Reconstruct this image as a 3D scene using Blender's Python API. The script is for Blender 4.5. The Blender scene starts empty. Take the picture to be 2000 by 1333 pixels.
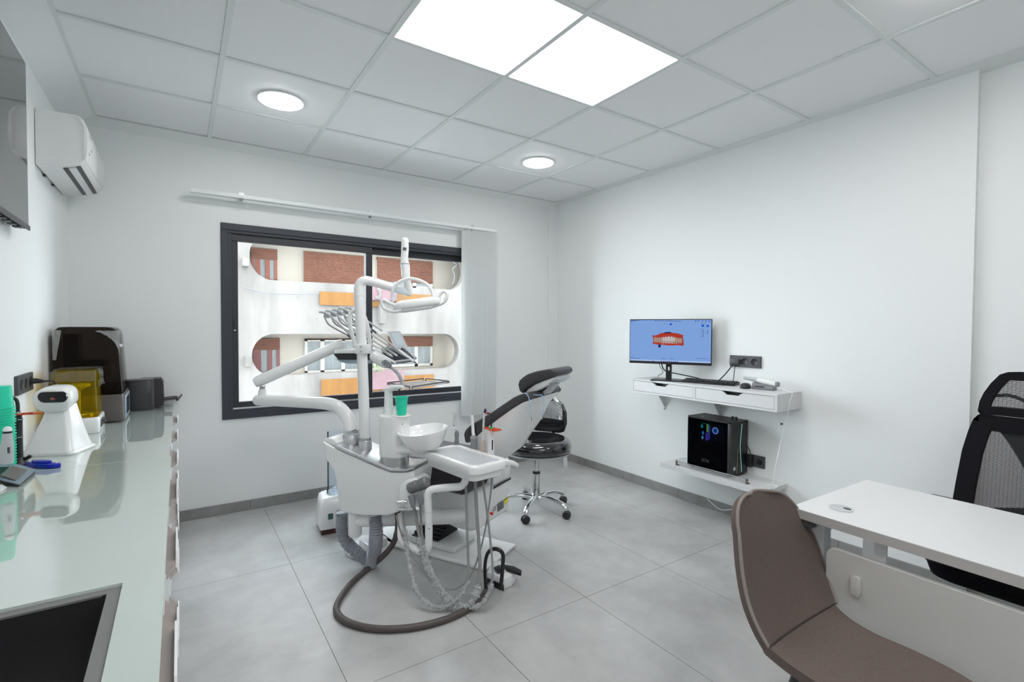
import bpy, bmesh, math, random
from mathutils import Vector as V, Matrix, noise as mnoise
random.seed(7)
S = bpy.context.scene
COL = S.collection

# ------------------------------------------------------------------ camera
CF, CYAW, CPIT, CROL, CZ = 967.15, 0.5925, -0.0247, 0.0055, 1.294
def cam_axes():
    cy, sy = math.cos(CYAW), math.sin(CYAW); cp, sp = math.cos(CPIT), math.sin(CPIT)
    cr, sr = math.cos(CROL), math.sin(CROL)
    fwd = V((sy, cy, 0)); right = V((cy, -sy, 0)); up = V((0, 0, 1))
    f2 = fwd*cp + up*sp; u2 = up*cp - fwd*sp
    return right*cr + u2*sr, u2*cr - right*sr, f2
AR, AU, AF = cam_axes()
cam_d = bpy.data.cameras.new('camera'); cam = bpy.data.objects.new('camera', cam_d); COL.objects.link(cam)
cam_d.sensor_width = 36; cam_d.lens = CF/2000*36; cam_d.clip_start = 0.02; cam_d.clip_end = 200
cam.matrix_world = Matrix(((AR.x, AU.x, -AF.x, 0), (AR.y, AU.y, -AF.y, 0), (AR.z, AU.z, -AF.z, CZ), (0, 0, 0, 1)))
S.camera = cam

# ------------------------------------------------------------------ world, light levels, exposure
SKY, PANEL_E, DOWN_E, EXPO = 12.5, 10.0, 42.0, 0.0
S.view_settings.view_transform = 'Standard'; S.view_settings.look = 'None'
S.view_settings.exposure = EXPO; S.view_settings.gamma = 1.0; S.view_settings.use_curve_mapping = False
S.cycles.use_denoising = True; S.cycles.max_bounces = 14; S.cycles.diffuse_bounces = 8
S.cycles.glossy_bounces = 6; S.cycles.transparent_max_bounces = 24; S.cycles.sample_clamp_indirect = 6
W = bpy.data.worlds.new('overcast_sky'); S.world = W; W.use_nodes = True
nt = W.node_tree; bgn = nt.nodes['Background']
bgn.inputs['Strength'].default_value = SKY
bgn.inputs['Color'].default_value = (0.86, 0.94, 1.0, 1)

# ------------------------------------------------------------------ unprojection with a real distance
def ray(x, y): return AR*((x-1000)/CF) - AU*((y-666.5)/CF) + AF
O = V((0, 0, CZ))
def at(x, y, **k):
    (a, v), = k.items(); d = ray(x, y)
    if a == 'D': return O + d*v
    i = 'XYZ'.index(a); return O + d*((v-O[i])/d[i])
def onp(x, y, p, n):
    d = ray(x, y); return O + d*((V(p)-O).dot(n)/d.dot(n))

# ------------------------------------------------------------------ materials
def lin(c):
    c = c/255.0
    return c/12.92 if c <= 0.04045 else ((c+0.055)/1.055)**2.4
def rgb(r, g, b): return (lin(r), lin(g), lin(b), 1)
MATS = {}
def mat(name, col, rough=0.5, metal=0.0, spec=0.5, coat=0.0, noise=None, bump=None, trans=0.0, alpha=1.0, emit=None):
    m = bpy.data.materials.new(name); m.use_nodes = True; t = m.node_tree; b = t.nodes['Principled BSDF']
    b.inputs['Base Color'].default_value = col; b.inputs['Roughness'].default_value = rough
    b.inputs['Metallic'].default_value = metal; b.inputs['Specular IOR Level'].default_value = spec
    b.inputs['Coat Weight'].default_value = coat; b.inputs['Coat Roughness'].default_value = 0.03
    b.inputs['Transmission Weight'].default_value = trans; b.inputs['Alpha'].default_value = alpha
    if emit:
        b.inputs['Emission Color'].default_value = emit[0]; b.inputs['Emission Strength'].default_value = emit[1]
    tc = None
    if noise or bump:
        tc = t.nodes.new('ShaderNodeTexCoord')
    if noise:                      # (scale, col2, detail, stretch)
        mp = t.nodes.new('ShaderNodeMapping'); t.links.new(tc.outputs['Object'], mp.inputs['Vector'])
        mp.inputs['Scale'].default_value = noise[3] if len(noise) > 3 else (1, 1, 1)
        n = t.nodes.new('ShaderNodeTexNoise'); n.inputs['Scale'].default_value = noise[0]; n.inputs['Detail'].default_value = noise[2]
        n.inputs['Roughness'].default_value = 0.62
        t.links.new(mp.outputs['Vector'], n.inputs['Vector'])
        r = t.nodes.new('ShaderNodeValToRGB'); r.color_ramp.elements[0].position = 0.32; r.color_ramp.elements[1].position = 0.68
        r.color_ramp.elements[0].color = col; r.color_ramp.elements[1].color = noise[1]
        t.links.new(n.outputs['Fac'], r.inputs['Fac']); t.links.new(r.outputs['Color'], b.inputs['Base Color'])
    if bump:                       # (scale, strength)
        n2 = t.nodes.new('ShaderNodeTexNoise'); n2.inputs['Scale'].default_value = bump[0]; n2.inputs['Detail'].default_value = 3
        t.links.new(tc.outputs['Object'], n2.inputs['Vector'])
        bp = t.nodes.new('ShaderNodeBump'); bp.inputs['Strength'].default_value = bump[1]; bp.inputs['Distance'].default_value = 0.002
        t.links.new(n2.outputs['Fac'], bp.inputs['Height']); t.links.new(bp.outputs['Normal'], b.inputs['Normal'])
    MATS[name] = m; return m
def emis(name, col, s):
    m = bpy.data.materials.new(name); m.use_nodes = True; t = m.node_tree; t.nodes.clear()
    e = t.nodes.new('ShaderNodeEmission'); e.inputs['Color'].default_value = col; e.inputs['Strength'].default_value = s
    o = t.nodes.new('ShaderNodeOutputMaterial'); t.links.new(e.outputs[0], o.inputs[0]); return m
def film(name, col, opac, rough=0.05, gloss=0.12, diff=(0.9, 0.93, 0.95, 1)):
    """thin clear sheet: mostly transparent, a little diffuse haze, a glossy skin"""
    m = bpy.data.materials.new(name); m.use_nodes = True; t = m.node_tree; t.nodes.clear()
    tr = t.nodes.new('ShaderNodeBsdfTransparent'); tr.inputs['Color'].default_value = col
    df = t.nodes.new('ShaderNodeBsdfDiffuse'); df.inputs['Color'].default_value = diff
    gl = t.nodes.new('ShaderNodeBsdfGlossy'); gl.inputs['Roughness'].default_value = rough
    m1 = t.nodes.new('ShaderNodeMixShader'); m1.inputs[0].default_value = opac
    m2 = t.nodes.new('ShaderNodeMixShader'); fr = t.nodes.new('ShaderNodeLayerWeight'); fr.inputs['Blend'].default_value = gloss
    t.links.new(tr.outputs[0], m1.inputs[1]); t.links.new(df.outputs[0], m1.inputs[2])
    t.links.new(fr.outputs['Fresnel'], m2.inputs[0]); t.links.new(m1.outputs[0], m2.inputs[1]); t.links.new(gl.outputs[0], m2.inputs[2])
    o = t.nodes.new('ShaderNodeOutputMaterial'); t.links.new(m2.outputs[0], o.inputs[0]); return m

M_wall = mat('wall_paint', (0.80, 0.82, 0.82, 1), 0.55, bump=(60, 0.03))
M_plaster = mat('plaster_ceiling', (0.76, 0.78, 0.78, 1), 0.7)
M_tile = mat('mineral_ceiling_tile', (0.86, 0.87, 0.88, 1), 0.6, bump=(160, 0.35))
M_tee = mat('tee_bar_enamel', (0.74, 0.77, 0.77, 1), 0.4)
M_floor = mat('concrete_look_porcelain', (0.35, 0.35, 0.345, 1), 0.27, spec=0.5, noise=(2.6, (0.48, 0.48, 0.475, 1), 10), bump=(30, 0.04))
M_grout = mat('tile_grout', (0.20, 0.20, 0.20, 1), 0.8)
M_base = mat('skirting_porcelain', (0.20, 0.20, 0.195, 1), 0.4, noise=(6, (0.29, 0.29, 0.285, 1), 8))
M_alu = mat('anthracite_aluminium', rgb(56, 60, 68), 0.42, spec=0.4)
M_alu2 = mat('anthracite_sash', rgb(44, 46, 52), 0.4)
M_rail = mat('bright_aluminium', (0.8, 0.82, 0.84, 1), 0.3, 0.8)
M_glass = film('window_glass', (0.97, 0.98, 0.98, 1), 0.015, 0.0, 0.06)
M_white = mat('gloss_white_plastic', (0.80, 0.81, 0.81, 1), 0.22, coat=0.3)
M_white2 = mat('satin_white_plastic', (0.78, 0.79, 0.80, 1), 0.42)
M_lam = mat('white_laminate', (0.66, 0.67, 0.68, 1), 0.4)
M_lamedge = mat('laminate_edge_band', (0.44, 0.42, 0.405, 1), 0.45)
M_silver = mat('silver_lacquer', (0.55, 0.56, 0.58, 1), 0.3, 0.75)
M_chrome = mat('chrome', (0.78, 0.79, 0.80, 1), 0.08, 1.0)
M_steel = mat('brushed_steel', (0.5, 0.5, 0.5, 1), 0.3, 1.0)
M_leather = mat('charcoal_vinyl', rgb(52, 50, 54), 0.42, bump=(220, 0.12))
M_black = mat('black_plastic', (0.012, 0.012, 0.014, 1), 0.4)
M_blackgloss = mat('black_gloss_film_seat', (0.008, 0.008, 0.010, 1), 0.12, coat=1.0, bump=(14, 0.6))
M_dgrey = mat('dark_grey_plastic', rgb(70, 71, 75), 0.45)
M_mgrey = mat('mid_grey_plastic', rgb(128, 130, 134), 0.45)
M_lgrey = mat('light_grey_plastic', rgb(178, 182, 186), 0.4)
M_hose = mat('grey_hose', rgb(140, 141, 140), 0.5)
M_rib = mat('ribbed_grey_hose', rgb(150, 154, 162), 0.45)
M_umber = mat('dark_rubber_hose', rgb(78, 70, 68), 0.5)
M_film = film('clear_barrier_film', (0.97, 0.98, 0.98, 1), 0.27, 0.10, 0.24)
M_filmthin = film('thin_cling_film', (0.97, 0.98, 0.98, 1), 0.07, 0.08, 0.16)
M_clear = film('clear_plastic_cover', (0.94, 0.97, 1.0, 1), 0.05, 0.03, 0.12)
M_green = mat('green_plastic', (0.02, 0.62, 0.40, 1), 0.4, spec=0.4)
M_amber = film('amber_acrylic', (0.80, 0.62, 0.03, 1), 0.16, 0.02, 0.10, (0.65, 0.48, 0.02, 1))
M_smoke = film('smoked_acrylic', (0.20, 0.175, 0.155, 1), 0.12, 0.03, 0.10, (0.06, 0.045, 0.04, 1))
M_smokebase = mat('smoked_grey_shell', rgb(92, 86, 84), 0.35)
M_counter = mat('back_painted_glass', rgb(192, 203, 198), 0.02, spec=0.9, coat=1.0)
M_sink = mat('black_granite_sink', (0.010, 0.008, 0.010, 1), 0.55, bump=(500, 0.3))
M_sinkrim = mat('sink_rim', rgb(118, 117, 117), 0.45)
M_cab = mat('cabinet_white', (0.80, 0.81, 0.82, 1), 0.4)
M_cabin = mat('cabinet_taupe', rgb(150, 142, 138), 0.5)  # plain taupe of the carcasses and handle plates
M_blue = mat('cobalt_plastic', (0.005, 0.02, 0.42, 1), 0.25)
M_red = mat('red_plastic', (0.70, 0.02, 0.015, 1), 0.35)
M_orange = film('orange_shield', (0.9, 0.12, 0.02, 1), 0.55, 0.05, 0.1, (0.75, 0.10, 0.03, 1))
M_yellow = mat('yellow_sticker', (0.80, 0.72, 0.06, 1), 0.6)
M_navy = mat('navy_tip', (0.01, 0.02, 0.12, 1), 0.4)
M_purple = mat('purple_print', (0.12, 0.05, 0.28, 1), 0.5)
M_wool = mat('taupe_wool', rgb(92, 81, 77), 0.95, spec=0.1, noise=(420, rgb(112, 100, 96), 2), bump=(600, 0.5))
M_ofab = mat('black_office_fabric', (0.010, 0.009, 0.012, 1), 0.9, spec=0.15, bump=(500, 0.4))
M_meshb = mat('black_mesh_thread', (0.03, 0.03, 0.032, 1), 0.8)
M_tvscr = mat('tv_glass', (0.012, 0.013, 0.014, 1), 0.08, coat=0.6)
M_screenblue = emis('screen_blue', rgb(128, 164, 222), 0.95)

# ------------------------------------------------------------------ mesh builder
ORG = {}
class MB:
    def __init__(s): s.bm = bmesh.new()
    def _new(s, f0, v0): return s.bm.verts[v0:], s.bm.faces[f0:]
    def raw(s, verts, faces):
        vs = [s.bm.verts.new(v) for v in verts]
        for f in faces:
            try: s.bm.faces.new([vs[i] for i in f])
            except ValueError: pass
        return s
    def box(s, c, size, ax=None, bev=0.0, seg=2):
        """centre, full sizes, optional 3 axes"""
        ax = ax or (V((1, 0, 0)), V((0, 1, 0)), V((0, 0, 1))); c = V(c)
        t = bmesh.new(); bmesh.ops.create_cube(t, size=1.0)
        for v in t.verts: v.co = V((v.co.x*size[0], v.co.y*size[1], v.co.z*size[2]))
        if bev > 0: bmesh.ops.bevel(t, geom=t.edges[:], offset=min(bev, min(size)*0.49), segments=seg, affect='EDGES', profile=0.5)
        for v in t.verts: v.co = c + ax[0]*v.co.x + ax[1]*v.co.y + ax[2]*v.co.z
        return s._merge(t)
    def bb(s, x0, x1, y0, y1, z0, z1, bev=0.0, seg=2):
        return s.box(((x0+x1)/2, (y0+y1)/2, (z0+z1)/2), (abs(x1-x0), abs(y1-y0), abs(z1-z0)), None, bev, seg)
    def _merge(s, t):
        t.verts.index_update(); vs = [s.bm.verts.new(v.co) for v in t.verts]
        for f in t.faces:
            try: s.bm.faces.new([vs[v.index] for v in f.verts])
            except ValueError: pass
        t.free(); return s
    def rings(s, rings, closed=True, cap=True, loop=False):
        rv = [[s.bm.verts.new(p) for p in r] for r in rings]; n = len(rv[0])
        prs = list(zip(rv[:-1], rv[1:]))
        if loop: prs.append((rv[-1], rv[0]))
        for a, b in prs:
            for i in range(n if closed else n-1):
                j = (i+1) % n
                try: s.bm.faces.new((a[i], a[j], b[j], b[i]))
                except ValueError: pass
        if cap and closed and not loop:
            for r in (rv[0][::-1], rv[-1]):
                try: s.bm.faces.new(r)
                except ValueError: pass
        return s
    def tube(s, pts, r, seg=12, sm=0, cap=True, loop=False, flat=1.0, upv=None):
        pts = [V(p) for p in pts]
        rs = list(r) if isinstance(r, (list, tuple)) else [r]*len(pts)
        if sm: pts, rs = smooth_path(pts, rs, sm, loop)
        n = len(pts); T = []
        for i in range(n):
            a = pts[(i-1) % n] if loop else pts[max(i-1, 0)]; b = pts[(i+1) % n] if loop else pts[min(i+1, n-1)]
            d = (b-a); T.append(d.normalized() if d.length > 1e-9 else V((0, 0, 1)))
        N = upv.copy() if upv else (V((0, 0, 1)) if abs(T[0].z) < 0.9 else V((1, 0, 0)))
        N = (N - T[0]*N.dot(T[0])).normalized(); rr = []
        for i in range(n):
            N = (N - T[i]*N.dot(T[i])).normalized(); B = T[i].cross(N)
            rr.append([pts[i] + (N*math.cos(2*math.pi*k/seg)*flat + B*math.sin(2*math.pi*k/seg))*rs[i] for k in range(seg)])
        return s.rings(rr, True, cap, loop)
    def cyl(s, p0, p1, r0, r1=None, seg=20): return s.tube([p0, p1], [r0, r0 if r1 is None else r1], seg)
    def lathe(s, prof, c, axis=(0, 0, 1), seg=28, xs=1.0, ys=1.0, xd=None):
        """profile of (radius, height) along axis; xs/ys squash"""
        c = V(c); A = V(axis).normalized(); X = V(xd) if xd else (V((1, 0, 0)) if abs(A.x) < 0.9 else V((0, 1, 0)))
        X = (X - A*X.dot(A)).normalized(); Y = A.cross(X)
        return s.rings([[c + A*h + (X*math.cos(2*math.pi*k/seg)*xs + Y*math.sin(2*math.pi*k/seg)*ys)*max(r, 1e-4) for k in range(seg)] for r, h in prof])
    def prism(s, poly, vec, bev=0.0, seg=2):
        """planar 3-D polygon, extruded by vec, optional bevel"""
        vec = V(vec); t = bmesh.new(); a = [t.verts.new(V(p)) for p in poly]; b = [t.verts.new(V(p)+vec) for p in poly]; n = len(a)
        t.faces.new(a[::-1]); t.faces.new(b)
        for i in range(n): t.faces.new((a[i], a[(i+1) % n], b[(i+1) % n], b[i]))
        bmesh.ops.recalc_face_normals(t, faces=t.faces[:])
        if bev > 0: bmesh.ops.bevel(t, geom=t.edges[:], offset=bev, segments=seg, affect='EDGES', profile=0.5, clamp_overlap=True)
        return s._merge(t)
    def ell(s, c, rad, ax=None, seg=20, rg=12):
        ax = ax or (V((1, 0, 0)), V((0, 1, 0)), V((0, 0, 1))); c = V(c); R = []
        for i in range(rg+1):
            a = math.pi*i/rg - math.pi/2
            R.append([c + ax[0]*(rad[0]*math.cos(a)*math.cos(2*math.pi*k/seg)+1e-5*math.cos(k)) + ax[1]*(rad[1]*math.cos(a)*math.sin(2*math.pi*k/seg)+1e-5*math.sin(k)) + ax[2]*rad[2]*math.sin(a) for k in range(seg)])
        return s.rings(R)
    def sheet(s, grid, th=0.0, back=None):
        """grid of points -> surface; with th a closed slab, thickened to the back of the grid normals"""
        n, m = len(grid), len(grid[0]); G_ = [[V(p) for p in r] for r in grid]
        F = [[s.bm.verts.new(p) for p in r] for r in G_]
        if not th and back is None:
            for i in range(n-1):
                for j in range(m-1): s.bm.faces.new((F[i][j], F[i+1][j], F[i+1][j+1], F[i][j+1]))
            return s
        B = []
        for i in range(n):
            row = []
            for j in range(m):
                if back is not None: row.append(s.bm.verts.new(back[i][j])); continue
                u = G_[min(i+1, n-1)][j]-G_[max(i-1, 0)][j]; w = G_[i][min(j+1, m-1)]-G_[i][max(j-1, 0)]
                row.append(s.bm.verts.new(G_[i][j]-u.cross(w).normalized()*th))
            B.append(row)
        for i in range(n-1):
            for j in range(m-1):
                s.bm.faces.new((F[i][j], F[i+1][j], F[i+1][j+1], F[i][j+1])); s.bm.faces.new((B[i][j], B[i][j+1], B[i+1][j+1], B[i+1][j]))
        for i in range(n-1):
            s.bm.faces.new((F[i][0], B[i][0], B[i+1][0], F[i+1][0])); s.bm.faces.new((F[i][m-1], F[i+1][m-1], B[i+1][m-1], B[i][m-1]))
        for j in range(m-1):
            s.bm.faces.new((F[0][j], F[0][j+1], B[0][j+1], B[0][j])); s.bm.faces.new((F[n-1][j], B[n-1][j], B[n-1][j+1], F[n-1][j+1]))
        return s
    def plate(s, outer, holes, vec):
        """polygon with holes, extruded by vec"""
        t = bmesh.new(); es = []
        for lp in [outer]+holes:
            vs = [t.verts.new(V(p)) for p in lp]
            es += [t.edges.new((vs[i], vs[(i+1) % len(vs)])) for i in range(len(vs))]
        bmesh.ops.triangle_fill(t, use_beauty=True, use_dissolve=False, edges=es)
        r = bmesh.ops.extrude_face_region(t, geom=t.faces[:])
        for e in r['geom']:
            if isinstance(e, bmesh.types.BMVert): e.co += V(vec)
        bmesh.ops.recalc_face_normals(t, faces=t.faces[:])
        return s._merge(t)
    def build(s, name, m, parent=None, smooth=35, label=None, kind=None, sub=0, keep_normals=False):
        bm = s.bm; bm.verts.ensure_lookup_table()
        if not keep_normals: bmesh.ops.recalc_face_normals(bm, faces=bm.faces[:])
        if parent is not None: org = ORG[parent.name]
        else:
            xs = [v.co.x for v in bm.verts]; ys = [v.co.y for v in bm.verts]; zs = [v.co.z for v in bm.verts]
            org = V(((min(xs)+max(xs))/2, (min(ys)+max(ys))/2, min(zs)))
        for v in bm.verts: v.co -= org
        me = bpy.data.meshes.new(name); bm.to_mesh(me); bm.free(); me.materials.append(m)
        if smooth:
            me.polygons.foreach_set('use_smooth', [True]*len(me.polygons)); me.set_sharp_from_angle(angle=math.radians(smooth))
        o = bpy.data.objects.new(name, me); COL.objects.link(o)
        if parent is not None: o.parent = parent
        else: o.location = org
        ORG[o.name] = org
        if label: o['label'] = label
        if kind: o['kind'] = kind
        if sub:
            md = o.modifiers.new('subdivision', 'SUBSURF'); md.levels = sub; md.render_levels = sub
        return o
def smooth_path(pts, rs, n, loop=False):
    P, Rr = [], []; N = len(pts)
    rng = range(N if loop else N-1)
    for i in rng:
        g = (lambda k: pts[k % N]) if loop else (lambda k: pts[min(max(k, 0), N-1)])
        a, b, c, d = g(i-1), g(i), g(i+1), g(i+2)
        for k in range(n):
            t = k/n; P.append(0.5*((2*b) + (c-a)*t + (2*a-5*b+4*c-d)*t*t + (3*b-a-3*c+d)*t**3))
            Rr.append(rs[i]*(1-t)+rs[(i+1) % N]*t)
    if not loop: P.append(pts[-1]); Rr.append(rs[-1])
    return P, Rr
def fillet(pts, r, n=6):
    """round the corners of a polyline with arcs of radius about r"""
    pts = [V(p) for p in pts]; out = [pts[0]]
    for i in range(1, len(pts)-1):
        a, b, c = pts[i-1], pts[i], pts[i+1]; u = (a-b); w = (c-b); d = min(r, u.length*0.49, w.length*0.49)
        p, q = b+u.normalized()*d, b+w.normalized()*d
        for k in range(n+1):
            t = k/n; out.append(p*(1-t)**2 + b*2*t*(1-t) + q*t*t)
    out.append(pts[-1]); return out
def rrect(w, h, r, n=5):
    o = []
    for cx, cy, a0 in ((w/2-r, h/2-r, 0), (-w/2+r, h/2-r, 90), (-w/2+r, -h/2+r, 180), (w/2-r, -h/2+r, 270)):
        for k in range(n+1):
            a = math.radians(a0+90*k/n); o.append((cx+r*math.cos(a), cy+r*math.sin(a)))
    return o
def thing(name, label, cat, loc, group=None):
    o = bpy.data.objects.new(name, None); COL.objects.link(o); o.location = loc; o.empty_display_size = 0.05
    o['label'] = label; o['category'] = cat
    if group: o['group'] = group
    ORG[o.name] = V(loc); return o
def tag(o, label, cat, group=None):
    o['label'] = label; o['category'] = cat
    if group: o['group'] = group
    return o
def struct(o): o['kind'] = 'structure'; return o
def dup(root, delta, label=None):
    r = root.copy(); COL.objects.link(r); r.location = root.location + V(delta); ORG[r.name] = ORG[root.name]+V(delta)
    if label: r['label'] = label
    for ch in list(root.children):
        c = ch.copy(); COL.objects.link(c); c.parent = r
        for g in list(ch.children):
            d = g.copy(); COL.objects.link(d); d.parent = c
    return r
X_, Y_, Z_ = V((1, 0, 0)), V((0, 1, 0)), V((0, 0, 1))
def axz(deg):
    a = math.radians(deg); return (V((math.cos(a), math.sin(a), 0)), V((-math.sin(a), math.cos(a), 0)), Z_)

# ------------------------------------------------------------------ room shell
XL, XR, YB, YF, H = -0.545, 3.18, 3.93, -1.75, 2.554
XR2, YSTEP = 3.215, 0.745
WX0, WX1, WZ0, WZ1 = 0.245, 2.295, 0.657, 2.007
struct(MB().bb(XL-0.12, XL, YF-0.1, YB+0.12, -0.06, H+0.2).build('wall_left', M_wall, smooth=0))
b = MB(); b.plate([(XL, YB, -0.06), (XR2+0.2, YB, -0.06), (XR2+0.2, YB, H+0.2), (XL, YB, H+0.2)],
                  [[(WX0, YB, WZ0), (WX1, YB, WZ0), (WX1, YB, WZ1), (WX0, YB, WZ1)]], (0, 0.16, 0))
struct(b.build('wall_back', M_wall, smooth=0))
b = MB(); b.bb(XR, XR+0.2, YSTEP, YB+0.12, -0.06, H+0.2); struct(b.build('wall_right', M_wall, smooth=0))
b = MB(); b.bb(XR2, XR2+0.165, YF-0.1, YSTEP, -0.06, H+0.2); struct(b.build('wall_right_near', M_wall, smooth=0))
struct(MB().bb(XL-0.12, XR2+0.2, YF-0.12, YF, -0.06, H+0.2).build('wall_front', M_wall, smooth=0))
struct(MB().bb(3.068, XR, YB-0.022, YB, 0, H).build('trim_1', M_wall, smooth=0))     # slim pilaster in the corner

# floor: slab with separate porcelain tiles, joints recessed
fl = struct(MB().bb(XL-0.1, XR2+0.2, YF-0.1, YB+0.1, -0.06, -0.0025).build('floor', M_grout, smooth=0))
FXS = [-0.623, -0.063, 0.497, 1.057, 1.617, 2.177, 2.737, 3.297]
def slab(x0, x1, y0, y1):
    x0, x1, y0, y1 = max(x0, XL), min(x1, XR2), max(y0, YF), min(y1, YB)
    if x1-x0 < 0.02 or y1-y0 < 0.02: return
    g = 0.0012
    t = bmesh.new(); bmesh.ops.create_cube(t, size=1)
    mb = MB(); mb.box(((x0+x1)/2, (y0+y1)/2, -0.004), (x1-x0-2*g, y1-y0-2*g, 0.008)); mb.build('floor_tile', M_floor, fl, smooth=0); t.free()
for i in range(len(FXS)-1):
    off = 0.0
    ys = [1.755-1.145*4+k*1.145 for k in range(8)]
    for k in range(7): slab(FXS[i], FXS[i+1], ys[k], ys[k+1])
# skirting
def skirt(name, segs, normal):
    o = None
    for (x0, x1, y0, y1) in segs:
        m = MB().bb(x0, x1, y0, y1, 0, 0.072, 0.002, 1)
        if o is None: o = struct(m.build(name, M_base, smooth=0))
        else: m.build('skirting_tile', M_base, o, smooth=0)
bx = [XL, 0.409, 0.97, 1.53, 2.09, 2.65, 3.068]
skirt('baseboard_back', [(bx[i]+0.0008, bx[i+1]-0.0008, YB-0.009, YB) for i in range(len(bx)-1)], None)
by = [YSTEP, 1.3, 1.86, 2.42, 2.98, 3.54, YB-0.009]
skirt('baseboard_right', [(XR-0.009, XR, by[i]+0.0008, by[i+1]-0.0008) for i in range(len(by)-1)], None)
skirt('baseboard_right_near', [(XR2-0.009, XR2, YF, YSTEP)], None)

# ceiling: slab, sloping plaster border, lay-in tiles (children) and tee bars
GX = [-1.0025+0.592*i for i in range(1, 8)]; GY = [3.885] + [2.1035+0.6*j for j in range(2, -7, -1)]
cl = struct(MB().bb(XL-0.1, XR2+0.2, YF-0.1, YB+0.1, H+0.05, H+0.12).build('ceiling', M_plaster, smooth=0))
def tri(name, pts, vec): struct(MB().prism(pts, vec).build(name, M_plaster, smooth=0))
tri('trim_2', [(GX[0]-0.0, YF, H), (XL, YF, H-0.097), (XL, YF, H+0.05), (GX[0], YF, H+0.05)], (0, YB-YF, 0))
tri('trim_3', [(XL, 3.885, H), (XL, YB, H-0.05), (XL, YB, H+0.05), (XL, 3.885, H+0.05)], (XR-XL, 0, 0))
tri('trim_4', [(3.137, YF, H), (XR2, YF, H-0.02), (XR2, YF, H+0.05), (3.137, YF, H+0.05)], (0, YB-YF, 0))
for x in GX:
    w = 0.012 if x > GX[0] else 0.016
    MB().bb(x-w, x+w, YF, 3.885, H-0.001, H+0.03).build('tee_bar', M_tee, cl, smooth=0)
for y in GY[1:]:
    for i in range(6):
        MB().bb(GX[i]+0.013, GX[i+1]-0.013, y-0.012, y+0.012, H-0.0006, H+0.03).build('cross_tee', M_tee, cl, smooth=0)
PANELS = {(2, 3), (3, 3), (1, 7), (2, 7)}       # (column, row) cells that hold LED panels; rear pair added unseen for fill
for i in range(6):
    for j in range(len(GY)-1):
        x0, x1, y1, y0 = GX[i]+0.0125, GX[i+1]-0.0125, GY[j]-0.0125, GY[j+1]+0.0125
        if y0 < YF: y0 = YF
        if y1-y0 < 0.03: continue
        if (i, j) in PANELS: continue
        MB().bb(x0, x1, y0, y1, H+0.006, H+0.022).build('ceiling_tile', M_tile, cl, smooth=0)
M_led = emis('led_diffuser', (1.0, 1.0, 1.0, 1), PANEL_E)
M_dled = emis('downlight_diffuser', (1.0, 0.985, 0.96, 1), DOWN_E)
PL = {(2, 3): 'larger lit LED ceiling panel, left of the pair, cut by the top edge',
      (3, 3): 'lit square LED ceiling panel, right of the pair, shown whole'}
for (i, j) in sorted(PANELS):
    x0, x1, y1, y0 = GX[i]+0.0125, GX[i+1]-0.0125, GY[j]-0.0125, max(GY[j+1]+0.0125, YF)
    t = thing('led_panel', PL.get((i, j), 'added unseen LED fill panel in the ceiling behind the viewer'), 'ceiling light', ((x0+x1)/2, (y0+y1)/2, H+0.002), 'LED ceiling panels')
    MB().bb(x0, x1, y0, y1, H+0.006, H+0.02).build('panel_housing', M_tee, t, smooth=0)
    MB().bb(x0+0.004, x1-0.004, y0+0.004, y1-0.004, H+0.0025, H+0.005).build('diffuser', M_led, t, smooth=0)
def downlight(x, y, label):
    t = thing('downlight', label, 'ceiling light', (x, y, H), 'round recessed downlights')
    MB().lathe([(0.119, 0.006), (0.123, 0.003), (0.123, -0.001), (0.115, -0.003), (0.113, 0.0), (0.113, 0.006)], (x, y, H)).build('rim', M_white2, t)
    MB().lathe([(0.0, 0.003), (0.113, 0.003), (0.113, -0.004), (0.10, -0.009), (0.07, -0.0125), (0.0, -0.014)], (x, y, H), seg=32).build('diffuser', M_dled, t)
downlight(0.484, 3.035, 'round lit downlight in the ceiling at left, between window and air conditioner')
downlight(2.274, 3.035, 'round lit downlight in the ceiling above the right end of the window')
downlight(2.27, 0.605, 'round lit downlight in the ceiling at the top right edge of the view')
downlight(0.484, 0.605, 'added unseen fill downlight in the ceiling over the camera, beside the television wall')  # out of view, added as extra fill light
# ------------------------------------------------------------------ sliding window
def frame_ring(x0, x1, z0, z1, w, y0, y1, mb=None):
    mb = mb or MB()
    mb.bb(x0, x1, y0, y1, z1-w, z1, 0.003, 1); mb.bb(x0, x1, y0, y1, z0, z0+w, 0.003, 1)
    mb.bb(x0, x0+w, y0, y1, z0+w, z1-w, 0.003, 1); mb.bb(x1-w, x1, y0, y1, z0+w, z1-w, 0.003, 1); return mb
b = frame_ring(WX0-0.002, WX1+0.002, WZ0-0.002, WZ1+0.002, 0.046, YB-0.014, YB+0.03)
frame_ring(WX0+0.03, WX1-0.03, WZ0+0.03, WZ1-0.03, 0.034, YB-0.004, YB+0.10, b)
win = struct(b.build('window_1', M_alu))
win['label'] = 'anthracite two pane sliding window'
def sash(x0, x1, z0, z1, y, w, wl, wr):
    m = MB(); m.bb(x0, x1, y-0.018, y+0.018, z1-w, z1, 0.003, 1); m.bb(x0, x1, y-0.018, y+0.018, z0, z0+w, 0.003, 1)
    m.bb(x0, x0+wl, y-0.018, y+0.018, z0+w, z1-w, 0.003, 1); m.bb(x1-wr, x1, y-0.018, y+0.018, z0+w, z1-w, 0.003, 1)
    s = m.build('sash', M_alu2, win)
    MB().bb(x0+wl-0.004, x1-wr+0.004, y-0.003, y+0.003, z0+w-0.004, z1-w+0.004).build('pane', M_glass, s, smooth=0); return s
sl = sash(WX0+0.060, 1.298, WZ0+0.062, WZ1-0.064, YB+0.03, 0.05, 0.042, 0.052)
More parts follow.
